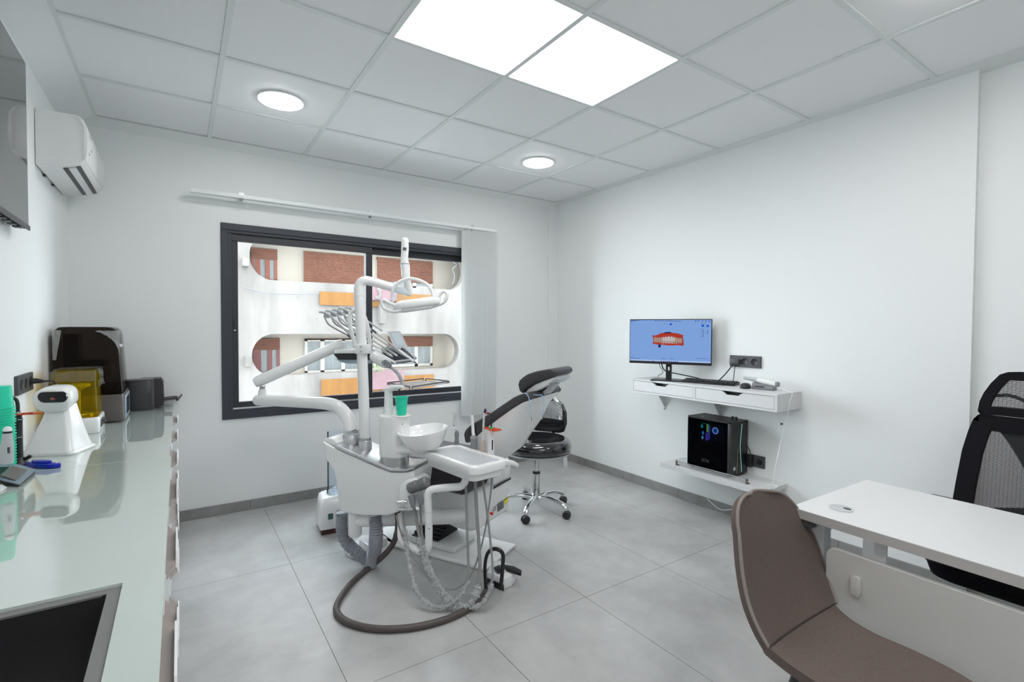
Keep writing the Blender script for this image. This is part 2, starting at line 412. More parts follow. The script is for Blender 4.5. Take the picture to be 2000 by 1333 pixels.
sr = sash(1.252, WX1-0.060, WZ0+0.062, WZ1-0.064, YB+0.072, 0.05, 0.046, 0.042)
MB().bb(WX0+0.071, WX0+0.087, YB+0.004, YB+0.013, 1.285, 1.345, 0.003).build('latch', M_black, sl)
MB().bb(WX0+0.073, WX0+0.085, YB+0.002, YB+0.0125, 1.268, 1.276, 0.002).build('lock_button', M_chrome, sl)
MB().bb(WX0+0.062, WX1-0.062, YB+0.006, YB+0.0105, WZ0+0.0635, WZ0+0.074).build('slide_track', M_rail, win, smooth=0)

# ------------------------------------------------------------------ vertical blind drawn to the right
RY = 3.845
t = thing('vertical_blind', 'white vertical blind on a long rail, slats gathered at the right end of the window', 'blind', (1.24, RY, 2.16))
MB().bb(0.067, 2.405, RY-0.022, RY+0.022, 2.167, 2.195, 0.003, 1).build('head_rail', mat('rail_white', (0.80, 0.83, 0.84, 1), 0.3), t)
for px_, py_ in ((471, 386), (722, 422), (920, 447)):
    q = at(px_, py_, Y=RY); x = q.x
    k = MB(); k.bb(x-0.014, x+0.014, RY-0.012, YB, 2.196, 2.204, 0.001, 1); k.bb(x-0.014, x+0.014, RY-0.0255, RY-0.0225, 2.188, 2.204, 0.001, 1)
    br = k.build('rail_bracket', M_rail, t)
    MB().box((x, RY-0.008, 2.159), (0.02, 0.016, 0.014), None, 0.002, 1).build('bracket_clip', M_mgrey, br)
    for s in (-0.006, 0.006): MB().cyl((x+s, RY-0.0255, 2.197), (x+s, RY-0.029, 2.197), 0.003, None, 8).build('screw', M_black, br)
M_slat = mat('blind_fabric', (0.86, 0.87, 0.87, 1), 0.8)
_t = M_slat.node_tree; _b = _t.nodes['Principled BSDF']; _tl = _t.nodes.new('ShaderNodeBsdfTranslucent'); _tl.inputs['Color'].default_value = (0.86, 0.88, 0.88, 1)
_m = _t.nodes.new('ShaderNodeMixShader'); _m.inputs[0].default_value = 0.5
_t.links.new(_b.outputs[0], _m.inputs[1]); _t.links.new(_tl.outputs[0], _m.inputs[2]); _t.links.new(_m.outputs[0], _t.nodes['Material Output'].inputs[0])
M_bead = mat('bead_chain', (0.70, 0.74, 0.75, 1), 0.3)
for i in range(13):
    x = 2.098 + 0.0225*i; a = math.radians(32+random.uniform(-4, 4)); ux = V((math.cos(a), -math.sin(a), 0)); nx = V((math.sin(a), math.cos(a), 0))
    zb = 0.525+random.uniform(-0.006, 0.006)
    grid = [[V((x, RY, z)) + ux*s*0.040 + nx*(0.0035*(1-s*s)) for z in (zb, 2.163)] for s in (-1, -0.5, 0, 0.5, 1)]
    MB().sheet(grid, 0.0009).build('slat', M_slat, t)
    k = MB(); k.bb(-0.001, 0.001, -0.001, 0.001, 0, 0.001)
    MB().box(V((x, RY, zb+0.012)) + nx*0.004, (0.080, 0.003, 0.03), (ux, nx, Z_), 0.001, 1).build('bottom_weight', M_slat, t)
# bead chain between the slat feet
pts = []
for i in range(12):
    x = 2.098+0.0225*i
    for u in (0, 0.5): pts.append(V((x+0.0225*u, RY-0.045, 0.524-0.016*(u > 0))))
MB().tube(pts, 0.0016, 6, 4).build('bead_chain', M_bead, t)
MB().tube([(2.40, RY-0.01, 2.16), (2.403, RY-0.012, 1.4), (2.405, RY-0.012, 0.85), (2.412, RY-0.012, 0.835), (2.42, RY-0.012, 0.85), (2.418, RY-0.01, 2.16)], 0.0014, 6).build('pull_cord', M_bead, t)

# ------------------------------------------------------------------ apartment block across the street
FY, FR = 16.7, 18.0          # facade front, recessed wall
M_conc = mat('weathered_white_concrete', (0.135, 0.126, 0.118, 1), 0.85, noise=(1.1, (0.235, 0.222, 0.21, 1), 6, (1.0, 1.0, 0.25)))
M_cream = mat('cream_render', (0.46, 0.42, 0.365, 1), 0.8)
M_shut = mat('brown_roller_slats', rgb(140, 98, 82), 0.6, noise=(5, rgb(128, 88, 73), 2, (0.3, 1, 6)))
M_wood = mat('red_brown_timber', rgb(140, 80, 62), 0.6)
M_wood2 = mat('maroon_timber', rgb(120, 72, 72), 0.6)
M_ochre = mat('ochre_panel', rgb(128, 88, 34), 0.7, noise=(2.2, rgb(112, 72, 22), 6, (2.5, 1, 0.5)))
M_pink = mat('faded_pink_panel', rgb(112, 86, 92), 0.75, noise=(3, rgb(126, 102, 106), 6))
M_fwin = mat('white_window_frame', (0.52, 0.50, 0.47, 1), 0.5)
M_fgls = mat('curtained_glass', rgb(140, 146, 148), 0.12, noise=(6, rgb(112, 118, 120), 4, (5, 1, 0.2)))
bld = thing('apartment_building', 'weathered white apartment block with rounded balcony openings, seen through the window', 'building', (5, FY+3, -6))
def stadium(xl, xr, zb, zt, rl, rr, n=10):
    pts = []; h = (zt-zb)/2
    for cx, r, a0 in ((xr-rr, rr, -90), (xl+rl, rl, 90)):
        for k in range(2*n+1):
            a = math.radians(a0+180*k/(2*n)); pts.append((cx+r*math.cos(a), FY, (zb+zt)/2+h*math.sin(a)))
    return pts
ul = at(487, 503, Y=FY).x; ur = at(907, 503, Y=FY).x; ub = at(720, 557.5, Y=FY).z
ll = at(492, 690, Y=FY).x; lr = at(896, 690, Y=FY).x; lt = at(700, 652.5, Y=FY).z; lb = at(720, 727, Y=FY).z
fh = ub-lb
holes = [stadium(ul, ur, ub+k*fh, ub+(lt-lb)+0.12+k*fh, 0.62, 0.62) for k in (1, 0)] + [stadium(ll, lr, lb, lt, 0.62, 0.62), stadium(ll, lr, lb-fh, lt-fh, 0.62, 0.62)]
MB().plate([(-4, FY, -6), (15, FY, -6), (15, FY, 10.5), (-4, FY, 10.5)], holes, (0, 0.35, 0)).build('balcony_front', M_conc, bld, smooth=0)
MB().bb(-4, 15, FR, FR+6, -6, 10.5).build('rear_wall', M_cream, bld, smooth=0)
for z in (lb-0.02, ub-0.02, ub+fh-0.02, lb-fh): MB().bb(-4, 15, FY+0.35, FR, z-0.5, z-0.02).build('balcony_slab', M_cream, bld, smooth=0)
for x in (at(868, 690, Y=FR).x,): MB().bb(x, x+0.25, FY+0.36, FR, lb, ub-0.52).build('balcony_pier', M_cream, bld, smooth=0)
def fwindow(x0, y0, x1, y1, shut, mull=(), wood=None):
    """window of the far wall by its picture corners; shut = part covered by the roller shutter"""
    a, c = at(x0, y0, Y=FR), at(x1, y1, Y=FR); xa, xb, zt, zb = a.x, c.x, a.z, c.z; hh = zt-zb
    m = wood or M_fwin; fw = 0.09
    k = MB(); k.bb(xa, xb, FR-0.08, FR+0.02, zt-fw, zt); k.bb(xa, xb, FR-0.08, FR+0.02, zb, zb+fw); k.bb(xa, xa+fw, FR-0.08, FR+0.02, zb, zt); k.bb(xb-fw, xb, FR-0.08, FR+0.02, zb, zt)
    for u in mull: k.bb(xa+(xb-xa)*u-fw*0.75, xa+(xb-xa)*u+fw*0.75, FR-0.08, FR+0.02, zb, zt)
    f = k.build('window', m, bld, smooth=0)
    cuts = [0]+list(mull)+[1]
    for u0, u1 in zip(cuts[:-1], cuts[1:]):
        MB().bb(xa+(xb-xa)*u0+0.02, xa+(xb-xa)*u1-0.02, FR-0.05, FR-0.03, zb+0.02, zt-0.02).build('pane', M_fgls, f, smooth=0)
    if shut > 0:
        n = max(6, int(hh*shut/0.055)); k = MB(); st = hh*shut/n
        for i in range(n):
            zz = zt-i*st
            k.raw([(xa, FR-0.085, zz), (xb, FR-0.085, zz), (xb, FR-0.115, zz-st*0.55), (xa, FR-0.115, zz-st*0.55), (xb, FR-0.085, zz-st), (xa, FR-0.085, zz-st)], [(0, 1, 2, 3), (3, 2, 4, 5)])
        k.bb(xa, xb, FR-0.084, FR-0.082, zt-hh*shut, zt)
        MB_ = k.build('roller_shutter', M_shut, f, smooth=0); MB_['kind'] = 'stuff'
fwindow(490, 484, 541, 552, 0.33, (0.25, 0.62), M_wood)
fwindow(592, 491, 713, 560, 0.97, (0.35, 0.68))
fwindow(735, 503, 843, 566, 0.80, (0.33, 0.66))
fwindow(494, 661, 546, 742, 0.28, (0.2, 0.62), M_wood2)
fwindow(594, 662, 712, 725, 0.04, (0.28, 0.62))
fwindow(757, 658, 843, 714, 0.34, (0.62,))
def panel(name, x0, y0, x1, y1, m, y=FY, dp=0.06, rec=0.0):
    a, c = at(x0, y0, Y=y), at(x1, y1, Y=y); return MB().bb(a.x, c.x, y-dp, y+0.02, c.z, a.z).build(name, m, bld, smooth=0)
panel('ochre_panel', 624, 570, 706, 598.5, M_ochre); panel('ochre_panel', 706, 588, 740, 600, M_ochre); panel('ochre_panel', 772, 574, 842, 596, M_ochre)
panel('ochre_panel', 627, 742, 712, 771, M_ochre); panel('ochre_panel', 712, 755, 745, 768, M_ochre); panel('ochre_panel', 778, 735, 846, 762, M_ochre)
pk = panel('pink_panel', 703, 558, 772, 588, M_pink, dp=0.16); panel('pink_panel', 716, 726, 786, 757, M_pink, dp=0.16)
# pale painted hook on the upper pink panel, small brackets, a stray cable
q = at(738, 573, Y=FY-0.18)
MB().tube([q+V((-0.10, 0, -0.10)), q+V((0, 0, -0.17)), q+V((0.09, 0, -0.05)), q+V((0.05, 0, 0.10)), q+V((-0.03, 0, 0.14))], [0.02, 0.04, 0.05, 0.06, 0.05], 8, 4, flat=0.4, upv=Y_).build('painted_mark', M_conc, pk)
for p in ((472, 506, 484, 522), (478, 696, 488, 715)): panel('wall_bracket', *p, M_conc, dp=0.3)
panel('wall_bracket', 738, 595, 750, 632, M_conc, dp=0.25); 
M_cable = mat('street_cable', (0.16, 0.16, 0.17, 1), 0.6)
MB().tube([at(470, 560, Y=FY-0.1), at(490, 566, Y=FY-0.1), at(520, 573, Y=FY-0.1), at(580, 575, Y=FY-0.1), at(625, 574, Y=FY-0.1)], 0.012, 6, 4).build('wall_cable', M_cable, bld)
MB().tube([at(884, 512, Y=FR-1.1), at(892, 518, Y=FR-1.1), at(884, 526, Y=FR-1.1), at(888, 540, Y=FR-1.1), at(884, 556, Y=FR-1.1)], 0.02, 6, 4).build('wall_cable', M_cable, bld)
# geranium on the lower balcony edge
q = at(731, 716, Y=FY-0.1); k = MB(); rr = random.Random(3)
for i in range(60):
    p = q + V((rr.uniform(-0.25, 0.25), rr.uniform(-0.15, 0.1), rr.uniform(-0.2, 0.28))); d = V((rr.uniform(-1, 1), rr.uniform(-1, 1), rr.uniform(-1, 1))).normalized(); e = d.orthogonal().normalized()
    k.raw([p-d*0.06, p+e*0.04, p+d*0.06, p-e*0.04], [(0, 1, 2, 3)])
k2 = k.build('balcony_plant', mat('geranium_leaf', (0.12, 0.2, 0.08, 1), 0.7), bld, smooth=0); k2['kind'] = 'stuff'
k = MB(); k.plate([(-22, YB+0.165, -6), (26, YB+0.165, -6), (26, YB+0.165, 20), (-22, YB+0.165, 20)], [[(WX0, YB+0.165, WZ0), (WX1, YB+0.165, WZ0), (WX1, YB+0.165, WZ1), (WX0, YB+0.165, WZ1)]], (0, 0.12, 0))
struct(k.build('wall_outside_sky_block', mat('sky_block_render', (0.72, 0.71, 0.69, 1), 0.85), smooth=0))  # unseen wall, added this tall to keep sky light off the opposite facade
st = MB().bb(-30, 40, YB+0.3, 60, -6.1, -6.0).build('street', mat('street_asphalt', (0.30, 0.30, 0.30, 1), 0.9), smooth=0); st['kind'] = 'structure'
# ------------------------------------------------------------------ left wall: drawer run, glass worktop, sink
CT, CX = 0.784, -0.028
SKX0, SKX1, SKY0, SKY1 = -0.475, -0.097, 0.80, 1.24
t = thing('worktop', 'long glossy grey-green glass worktop along the left wall with a sink cut out', 'worktop', (-0.29, 1.7, 0.76))
k = MB(); k.bb(XL+0.001, CX-0.004, 2.3665, YB-0.001, CT-0.009, CT, 0.0015, 1); k.build('glass_top', M_counter, t, smooth=30)
def rect(x0, x1, y0, y1, z): return [(x0, y0, z), (x1, y0, z), (x1, y1, z), (x0, y1, z)]
k = MB(); k.plate(rect(XL+0.001, CX, -0.75, 2.3635, CT-0.009), [rect(SKX0, SKX1, SKY0, SKY1, CT-0.009)], (0, 0, 0.009)); k.build('glass_top', M_counter, t, smooth=0)
k = MB(); k.plate(rect(XL+0.001, CX-0.006, -0.75, YB-0.001, CT-0.026), [rect(SKX0-0.004, SKX1+0.004, SKY0-0.004, SKY1+0.004, CT-0.026)], (0, 0, 0.0165)); k.build('core_board', M_lam, t, smooth=0)
t = thing('sink', 'black granite sink with a flat grey rim set into the worktop', 'sink', ((SKX0+SKX1)/2, (SKY0+SKY1)/2, CT-0.2))
a, c = 0.0005, 0.0225
k = MB(); zz = CT-0.008
k.plate(rect(SKX0+a, SKX1-a, SKY0+a, SKY1-a, zz-0.002), [rect(SKX0+c, SKX1-c, SKY0+c, SKY1-c, zz-0.002)], (0, 0, 0.004)); k.build('rim', M_sinkrim, t, smooth=0)
def rrz(x0, x1, y0, y1, r, z): return [V(((x0+x1)/2+p[0], (y0+y1)/2+p[1], z)) for p in rrect(x1-x0, y1-y0, r)]
k = MB(); d = c-0.001
k.rings([rrz(SKX0+d, SKX1-d, SKY0+d, SKY1-d, 0.012, zz+0.001), rrz(SKX0+d+0.003, SKX1-d-0.003, SKY0+d+0.003, SKY1-d-0.003, 0.02, zz-0.05), rrz(SKX0+d+0.012, SKX1-d-0.012, SKY0+d+0.012, SKY1-d-0.012, 0.04, zz-0.15),
         rrz(SKX0+d+0.04, SKX1-d-0.04, SKY0+d+0.04, SKY1-d-0.04, 0.04, zz-0.178), rrz(SKX0+d+0.12, SKX1-d-0.12, SKY0+d+0.12, SKY1-d-0.12, 0.04, zz-0.184)], True, False)
ctr = [V((-0.286, 1.02, zz-0.186))]
k.rings([rrz(SKX0+d+0.12, SKX1-d-0.12, SKY0+d+0.12, SKY1-d-0.12, 0.04, zz-0.184), rrz(-0.29, -0.282, 1.016, 1.024, 0.003, zz-0.187)], True, True)
k.build('basin', M_sink, t, smooth=50)
MB().lathe([(0, -0.182), (0.035, -0.182), (0.04, -0.184), (0.03, -0.186), (0, -0.187)], (-0.286, 1.02, zz)).build('drain', M_steel, t)
# drawer cabinets under the worktop
def drawer_cab(y0, y1, label):
    t = thing('drawer_cabinet', label, 'cabinet', ((XL+CX)/2, (y0+y1)/2, 0.0), 'drawer cabinets under the glass worktop')
    g = 0.0015; zt = CT-0.027
    k = MB(); xf = CX-0.03
    hs = 0.74 if not (y0 < 1.2 and y1 > 0.85) else 0.55
    if hs > 0.7:
        k.bb(XL+0.002, xf, y0+g, y1-g, 0.09, zt-0.001)
    else:
        k.bb(XL+0.002, xf, y0+g, y1-g, 0.09, 0.55); k.bb(xf-0.018, xf, y0+g, y1-g, 0.55, zt-0.001)
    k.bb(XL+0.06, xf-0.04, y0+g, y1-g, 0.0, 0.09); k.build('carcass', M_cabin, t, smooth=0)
    zs = [(0.535, zt-0.004), (0.31, 0.532), (0.095, 0.307)]
    for (a, b) in zs:
        f = MB().bb(xf+0.0005, xf+0.0185, y0+0.002, y1-0.002, a, b, 0.0015, 1).build('drawer_front', M_cab, t, smooth=0)
        ym = (y0+y1)/2; hz = b-0.026; xb = xf+0.019
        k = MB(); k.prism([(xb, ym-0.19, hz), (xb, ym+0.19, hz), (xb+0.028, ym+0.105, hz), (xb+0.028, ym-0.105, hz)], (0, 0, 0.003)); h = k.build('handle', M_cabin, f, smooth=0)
        k = MB(); k.prism([(xb+0.028, ym-0.105, hz-0.012), (xb+0.028, ym+0.105, hz-0.012), (xb+0.028, ym+0.088, hz+0.022), (xb+0.028, ym-0.088, hz+0.022)], (0.004, 0, 0)); k.build('handle_lip', M_cab, f, smooth=0)
ed = [3.87, 3.35, 2.83, 2.31, 1.79, 1.27, 0.75, 0.23]
nm = ['white drawer cabinet under the worktop, the one touching the window wall', 'white drawer cabinet under the dark three dimensional printer', 'white drawer cabinet under the white desktop scanner and amber box',
      'white drawer cabinet under the green cup stack, just this side of the glass joint', 'white drawer cabinet just beyond the sink', 'white drawer cabinet below the sink', 'white drawer cabinet nearest the viewer, below the picture edge']
for i in range(7): drawer_cab(ed[i+1], ed[i], nm[i])
MB().bb(XL+0.002, CX-0.03, 3.87, YB-0.002, 0.0, CT-0.028).build('filler_strip', M_cab, smooth=0)
f = bpy.data.objects['filler_strip']; tag(f, 'narrow white filler panel closing the gap between cabinets and window wall', 'panel')

# ------------------------------------------------------------------ sockets on the left wall
def socket_plate(name, label, origin, ux, nrm, w, h, holes, r=0.021, blank=None):
    """plate centred at origin on a wall; ux along the plate, nrm out of the wall"""
    t = thing(name, label, 'socket', origin); o = V(origin); ux, nrm = V(ux), V(nrm); uz = Z_
    ax = (ux, uz, nrm)
    MB().box(o+nrm*0.006, (w, h, 0.012), ax, 0.002, 1).build('plate', M_dgrey, t, smooth=20)
    for u in holes:
        c = o+ux*u
        s = MB().lathe([(r+0.002, 0.0118), (r+0.002, 0.0135), (r, 0.0135), (r-0.002, 0.0125), (0, 0.0125)], c, nrm, 24).build('socket', M_black, t)
        for d in (-0.0095, 0.0095): MB().cyl(c+ux*d+nrm*0.0126, c+ux*d+nrm*0.0132, 0.0028, None, 8).build('pin_hole', M_dgrey, s)
    return t
socket_plate('wall_socket', 'dark grey triple wall socket with one plug in it, above the left worktop', (XL, 2.858, 1.054), (0, 1, 0), (1, 0, 0), 0.25, 0.078, (-0.07, 0.0, 0.075))
t = thing('power_cable', 'black plug and cable from the left wall socket down behind the white scanner', 'cable', (XL+0.02, 2.93, 1.05))
MB().tube([(XL+0.0135, 2.933, 1.056), (XL+0.03, 2.933, 1.056), (XL+0.05, 2.93, 1.054), (XL+0.056, 2.93, 1.053)], [0.013, 0.012, 0.007, 0.005], 14).build('plug', M_black, t)
MB().tube([(XL+0.052, 2.93, 1.053), (XL+0.085, 2.92, 1.053), (XL+0.10, 2.90, 1.03), (XL+0.095, 2.88, 0.98), (XL+0.07, 2.90, 0.89), (XL+0.03, 2.93, 0.81), (XL+0.02, 2.97, CT+0.005), (XL+0.02, 3.03, CT+0.005)], 0.0042, 8, 5).build('cord', M_black, t)

# ------------------------------------------------------------------ television and air conditioner
t = thing('television', 'black wall television at the top left edge, seen almost edge-on', 'television', (XL, 2.2, 2.0))
TX = -0.495; ty0, ty1, tz0, tz1 = 1.60, 2.735, 1.682, 2.342
MB().bb(TX-0.028, TX, ty0, ty1, tz0, tz1, 0.004, 2).build('housing', M_black, t)
MB().bb(TX+0.0002, TX+0.0012, ty0+0.006, ty1-0.004, tz0+0.016, tz1-0.006).build('screen', M_tvscr, t, smooth=0)
MB().bb(TX-0.001, TX+0.006, ty0, ty1, tz0-0.006, tz0+0.014, 0.002, 1).build('lower_bezel', M_dgrey, t)
for i in range(16): MB().bb(TX-0.026, TX-0.006, ty0+0.05+0.065*i, ty0+0.05+0.065*i+0.035, tz0-0.010, tz0-0.001).build('vent_slot', M_dgrey, t, smooth=0)
MB().bb(XL, TX-0.028, 2.0, 2.35, 1.85, 2.2).build('wall_mount', M_black, t, smooth=0)

t = thing('air_conditioner', 'white wall mounted air conditioner in the left corner by the ceiling', 'air conditioner', (XL, 3.48, 2.03))
P = [(XL+0.001, 2.306), (-0.41, 2.306), (-0.386, 2.300), (-0.370, 2.283), (-0.361, 2.255), (-0.357, 2.20), (-0.358, 2.14), (-0.366, 2.095), (-0.385, 2.075), (-0.44, 2.056), (-0.50, 2.044), (XL+0.012, 2.036), (XL+0.001, 2.046)]
def acp(y, sc=1.0, dx=0.0): return [V((p[0]+dx, y, p[1])) for p in P]
k = MB(); k.prism(acp(3.152), (0, 0.645, 0), 0.006, 3); k.build('casing', M_white, t, smooth=50)
k = MB(); fp = [(-0.409, 2.3075), (-0.385, 2.3015), (-0.3685, 2.284), (-0.3595, 2.255), (-0.3555, 2.20), (-0.3565, 2.14), (-0.3640, 2.097), (-0.375, 2.10), (-0.372, 2.255), (-0.395, 2.295)]
k.prism([V((x, 3.149, z)) for x, z in fp], (0, 0.651, 0), 0.002, 1); k.build('front_panel', M_white, t, smooth=50)
def onbot(x): # underside height between (-.385,2.075) and (-.44,2.056)
    return 2.075 + (x+0.385)*(2.056-2.075)/(-0.44+0.385)
for xa, xb in ((-0.452, -0.434), (-0.405, -0.388)):
    k = MB(); q = [V((xa, 3.185, onbot(xa)-0.0016)), V((xb, 3.185, onbot(xb)-0.0016)), V((xb, 3.185, onbot(xb)+0.006)), V((xa, 3.185, onbot(xa)+0.006))]
    k.prism(q, (0, 0.585, 0)); k.build('air_slot', M_black, t, smooth=0)
k = MB(); k.prism([V((x, 3.19, onbot(x)+d)) for x, d in ((-0.432, -0.007), (-0.407, -0.007), (-0.407, -0.003), (-0.432, -0.003))], (0, 0.575, 0), 0.001, 1); k.build('louvre', M_white2, t)
# maker's print on the front: purple oval and small dark lettering strokes, a sensor window
def afr(z): return -0.3555 if z > 2.14 else -0.3575
MB().lathe([(0, 0.0), (0.021, 0.0), (0.021, 0.0008), (0, 0.0008)], (-0.3568, 3.27, 2.185), (1, 0, 0.03), 24, 1.0, 0.8).build('round_badge', M_purple, t)
for i in range(4): MB().box((-0.3595+0.0003, 3.235+0.024*i, 2.235+0.002*i), (0.002, 0.014, 0.012 if i % 2 else 0.018), None).build('badge_lettering', M_dgrey, t, smooth=0)
MB().box((-0.3566, 3.205, 2.142), (0.002, 0.008, 0.014), None).build('sensor_window', M_dgrey, t, smooth=0)
MB().box((-0.3615, 3.74, 2.115), (0.002, 0.012, 0.008), None).build('energy_sticker', M_mgrey, t, smooth=0)
pth = [V((XL+0.012, 3.1505, 2.10)), V((-0.475, 3.1505, 2.102)), V((-0.462, 3.1505, 2.092)), V((-0.462, 3.1505, 2.064)), V((-0.472, 3.1505, 2.056)), V((XL+0.012, 3.1505, 2.052))]
MB().tube(pth, 0.0012, 6).build('pipe_knockout', M_white2, t)
for y in (3.3, 3.5): MB().bb(XL+0.002, XL+0.012, y, y+0.03, 2.030, 2.037).build('back_clip', M_black, t, smooth=0)

# ------------------------------------------------------------------ things standing on the worktop
# upturned green cups
cup0 = None
def cup_mesh(k, c, up=True, r0=0.027, r1=0.036, h=0.078, th=0.0012):
    s = 1 if up else -1; b = c[2] if up else c[2]+h
    prof = [(0, 0), (r0-0.002, 0), (r0, 0.002), (r1-0.001, h-0.0045), (r1+0.003, h-0.0035), (r1+0.003, h-0.0005), (r1-th, h), (r0-th, 0.004), (0, 0.003)]
    return k.lathe(prof, (c[0], c[1], b), (0, 0, s), 28)
NC = 23
for i in range(NC):
    z = CT+0.0005+i*0.0102
    lab = ('upturned green plastic cup, topmost of the tall stack on the left worktop' if i == NC-1 else 'upturned green plastic cup, lowest of the tall stack on the left worktop' if i == 0 else 'upturned green plastic cup nested within the tall stack on the left worktop')
    if cup0 is None:
        cup0 = tag(cup_mesh(MB(), (-0.5095, 2.40, z), False, 0.025, 0.0315).build('plastic_cup', M_green), lab, 'cup', 'stacked green cups')
        base = cup0.location.copy()
    else:
        o = cup0.copy(); COL.objects.link(o); o.location = base+V((random.uniform(-0.0006, 0.0006), random.uniform(-0.0006, 0.0006), i*0.0102)); o['label'] = lab
# curing lamp with orange shield
c = V((-0.490, 2.50, CT)); t = thing('curing_light', 'black cordless curing light with an orange shield, standing behind the green cup stack', 'curing light', c)
MB().lathe([(0, 0), (0.026, 0), (0.028, 0.006), (0.022, 0.02), (0.013, 0.03), (0.0125, 0.10), (0.0135, 0.103), (0.0135, 0.106), (0.0125, 0.109), (0.0125, 0.165), (0.0135, 0.168), (0.0135, 0.171), (0.0115, 0.176), (0.0115, 0.186), (0, 0.187)], c).build('body', M_black, t)
for z in (0.1045, 0.1695): MB().lathe([(0.0128, z-0.0015), (0.0140, z-0.001), (0.0140, z+0.001), (0.0128, z+0.0015)], c).build('ring', M_chrome, t)
MB().lathe([(0, 0.186), (0.009, 0.186), (0.009, 0.198), (0, 0.199)], c).build('tip_collar', M_chrome, t)
MB().tube([c+V((0, 0, 0.197)), c+V((0, 0, 0.225)), c+V((-0.004, -0.002, 0.243)), c+V((-0.018, -0.004, 0.256)), c+V((-0.03, -0.005, 0.262))], [0.006, 0.006, 0.0058, 0.0055, 0.005], 12, 4).build('light_guide', M_black, t)
k = MB(); k.prism([c+V((x, y, 0.187-0.001*x*20)) for x, y in ((-0.016, -0.022), (0.05, -0.024), (0.066, -0.010), (0.066, 0.010), (0.05, 0.024), (-0.016, 0.022))], (0, 0, 0.003), 0.001, 1); k.build('shield', M_orange, t)
k = MB(); k.tube([c+V((0.012, -0.005, 0.022)), c+V((0.026, -0.012, 0.026)), c+V((0.034, -0.014, 0.034))], [0.006, 0.006, 0.007], 10, 3); k.build('rest_hook', M_black, t)
# apex locator: wedge body with a handset in its cradle
c = at(25, 935, Z=CT); t = thing('apex_locator', 'grey and black wedge shaped endodontic unit with a small screen, cut by the left edge', 'dental device', c)
tops = [at(39, 908, Z=CT+0.030), at(69, 917, Z=CT+0.016), at(67, 920, Z=CT+0.014), at(38, 945, Z=CT+0.012), at(33, 944, Z=CT+0.013), at(-45, 925, Z=CT+0.036), at(-10, 905, Z=CT+0.042)]
def drop(P, z, gro=1.0):
    m = sum(P, V())/len(P); return [V((m.x+(p.x-m.x)*gro, m.y+(p.y-m.y)*gro, z)) for p in P]
MB().rings([drop(tops, CT+0.0004, 0.93), drop(tops, CT+0.004, 0.97), [V((p.x, p.y, p.z-0.004)) for p in tops]]).build('body', M_black, t, smooth=0)
MB().rings([[V((p.x, p.y, p.z-0.004)) for p in tops], tops]).build('top_shell', mat('blue_grey_shell', rgb(128, 144, 156), 0.35), t, smooth=0)
def onshell(x, y):
    n = (tops[1]-tops[0]).cross(tops[3]-tops[0]).normalized(); n = n if n.z > 0 else -n; return onp(x, y, tops[0]+n*0.0006, n), n
q = [onshell(x, y) for x, y in ((23, 911), (54, 918.5), (30, 939), (1, 929))]
MB().prism([p[0] for p in q], q[0][1]*0.001).build('screen', mat('taupe_display', rgb(112, 108, 106), 0.2), t, smooth=0)
q = [onshell(x, y) for x, y in ((12, 913), (20, 911), (-2, 928), (-30, 921), (-20, 914))]
MB().prism([p[0] for p in q], q[0][1]*0.001).build('side_panel', M_black, t, smooth=0)
c2 = at(15, 903, Y=2.30); c2 = V((-0.447, 2.215, CT+0.066))-AR*0.021
t = thing('endodontic_handpiece', 'slim grey white-tipped cordless handpiece standing upright in front of the green cups', 'handpiece', c2)
MB().lathe([(0, 0), (0.0155, 0), (0.0165, 0.01), (0.0160, 0.05), (0.0140, 0.075), (0.0115, 0.098), (0, 0.099)], c2, (0.03, 0, 1), 20, 1.0, 0.85).build('grip', M_lgrey, t)
MB().lathe([(0, 0.0985), (0.0115, 0.0985), (0.0113, 0.105), (0, 0.1052)], c2, (0.03, 0, 1), 20, 1, 0.85).build('collar', M_black, t)
MB().lathe([(0, 0.105), (0.0112, 0.105), (0.0108, 0.113), (0.006, 0.119), (0, 0.120)], c2, (0.03, 0, 1), 20, 1, 0.85).build('cap', M_white2, t)
MB().box(c2+V((0.008, -0.014, 0.045)), (0.006, 0.003, 0.02), None, 0.001, 1).build('switch', M_dgrey, t)
# blue plastic tool
c = at(88, 909, Z=CT+0.008); c.z = CT+0.0005; ax = axz(-42)
t = thing('blue_dispenser', 'cobalt blue plastic hand tool lying in front of the white scanner', 'tool', c)
def L2(a, b, z): return c+ax[0]*a+ax[1]*b+Z_*z
out = [(-0.07, -0.012), (-0.02, -0.020), (0.03, -0.019), (0.055, -0.010), (0.062, 0.004), (0.05, 0.014), (0.0, 0.018), (-0.05, 0.012), (-0.075, 0.004)]
MB().prism([L2(a, b, 0) for a, b in out], (0, 0, 0.016), 0.004, 2).build('body', M_blue, t)
MB().prism([L2(a*0.55-0.01, b*0.7, 0.0155) for a, b in out], (0, 0, 0.009), 0.003, 2).build('thumb_lever', M_blue, t)
MB().cyl(L2(0.047, 0.002, 0.016), L2(0.047, 0.002, 0.018), 0.004, None, 10).build('rivet', M_chrome, t)
t = tag(MB().prism([at(-12, 952, Z=CT), at(4, 949, Z=CT), at(14, 955, Z=CT), at(2, 962, Z=CT), at(-12, 962, Z=CT)], (0, 0, 0.006), 0.0015, 1).build('white_spatula', M_white2), 'tip of a white plastic piece at the left edge, in front of the grey unit', 'spatula')

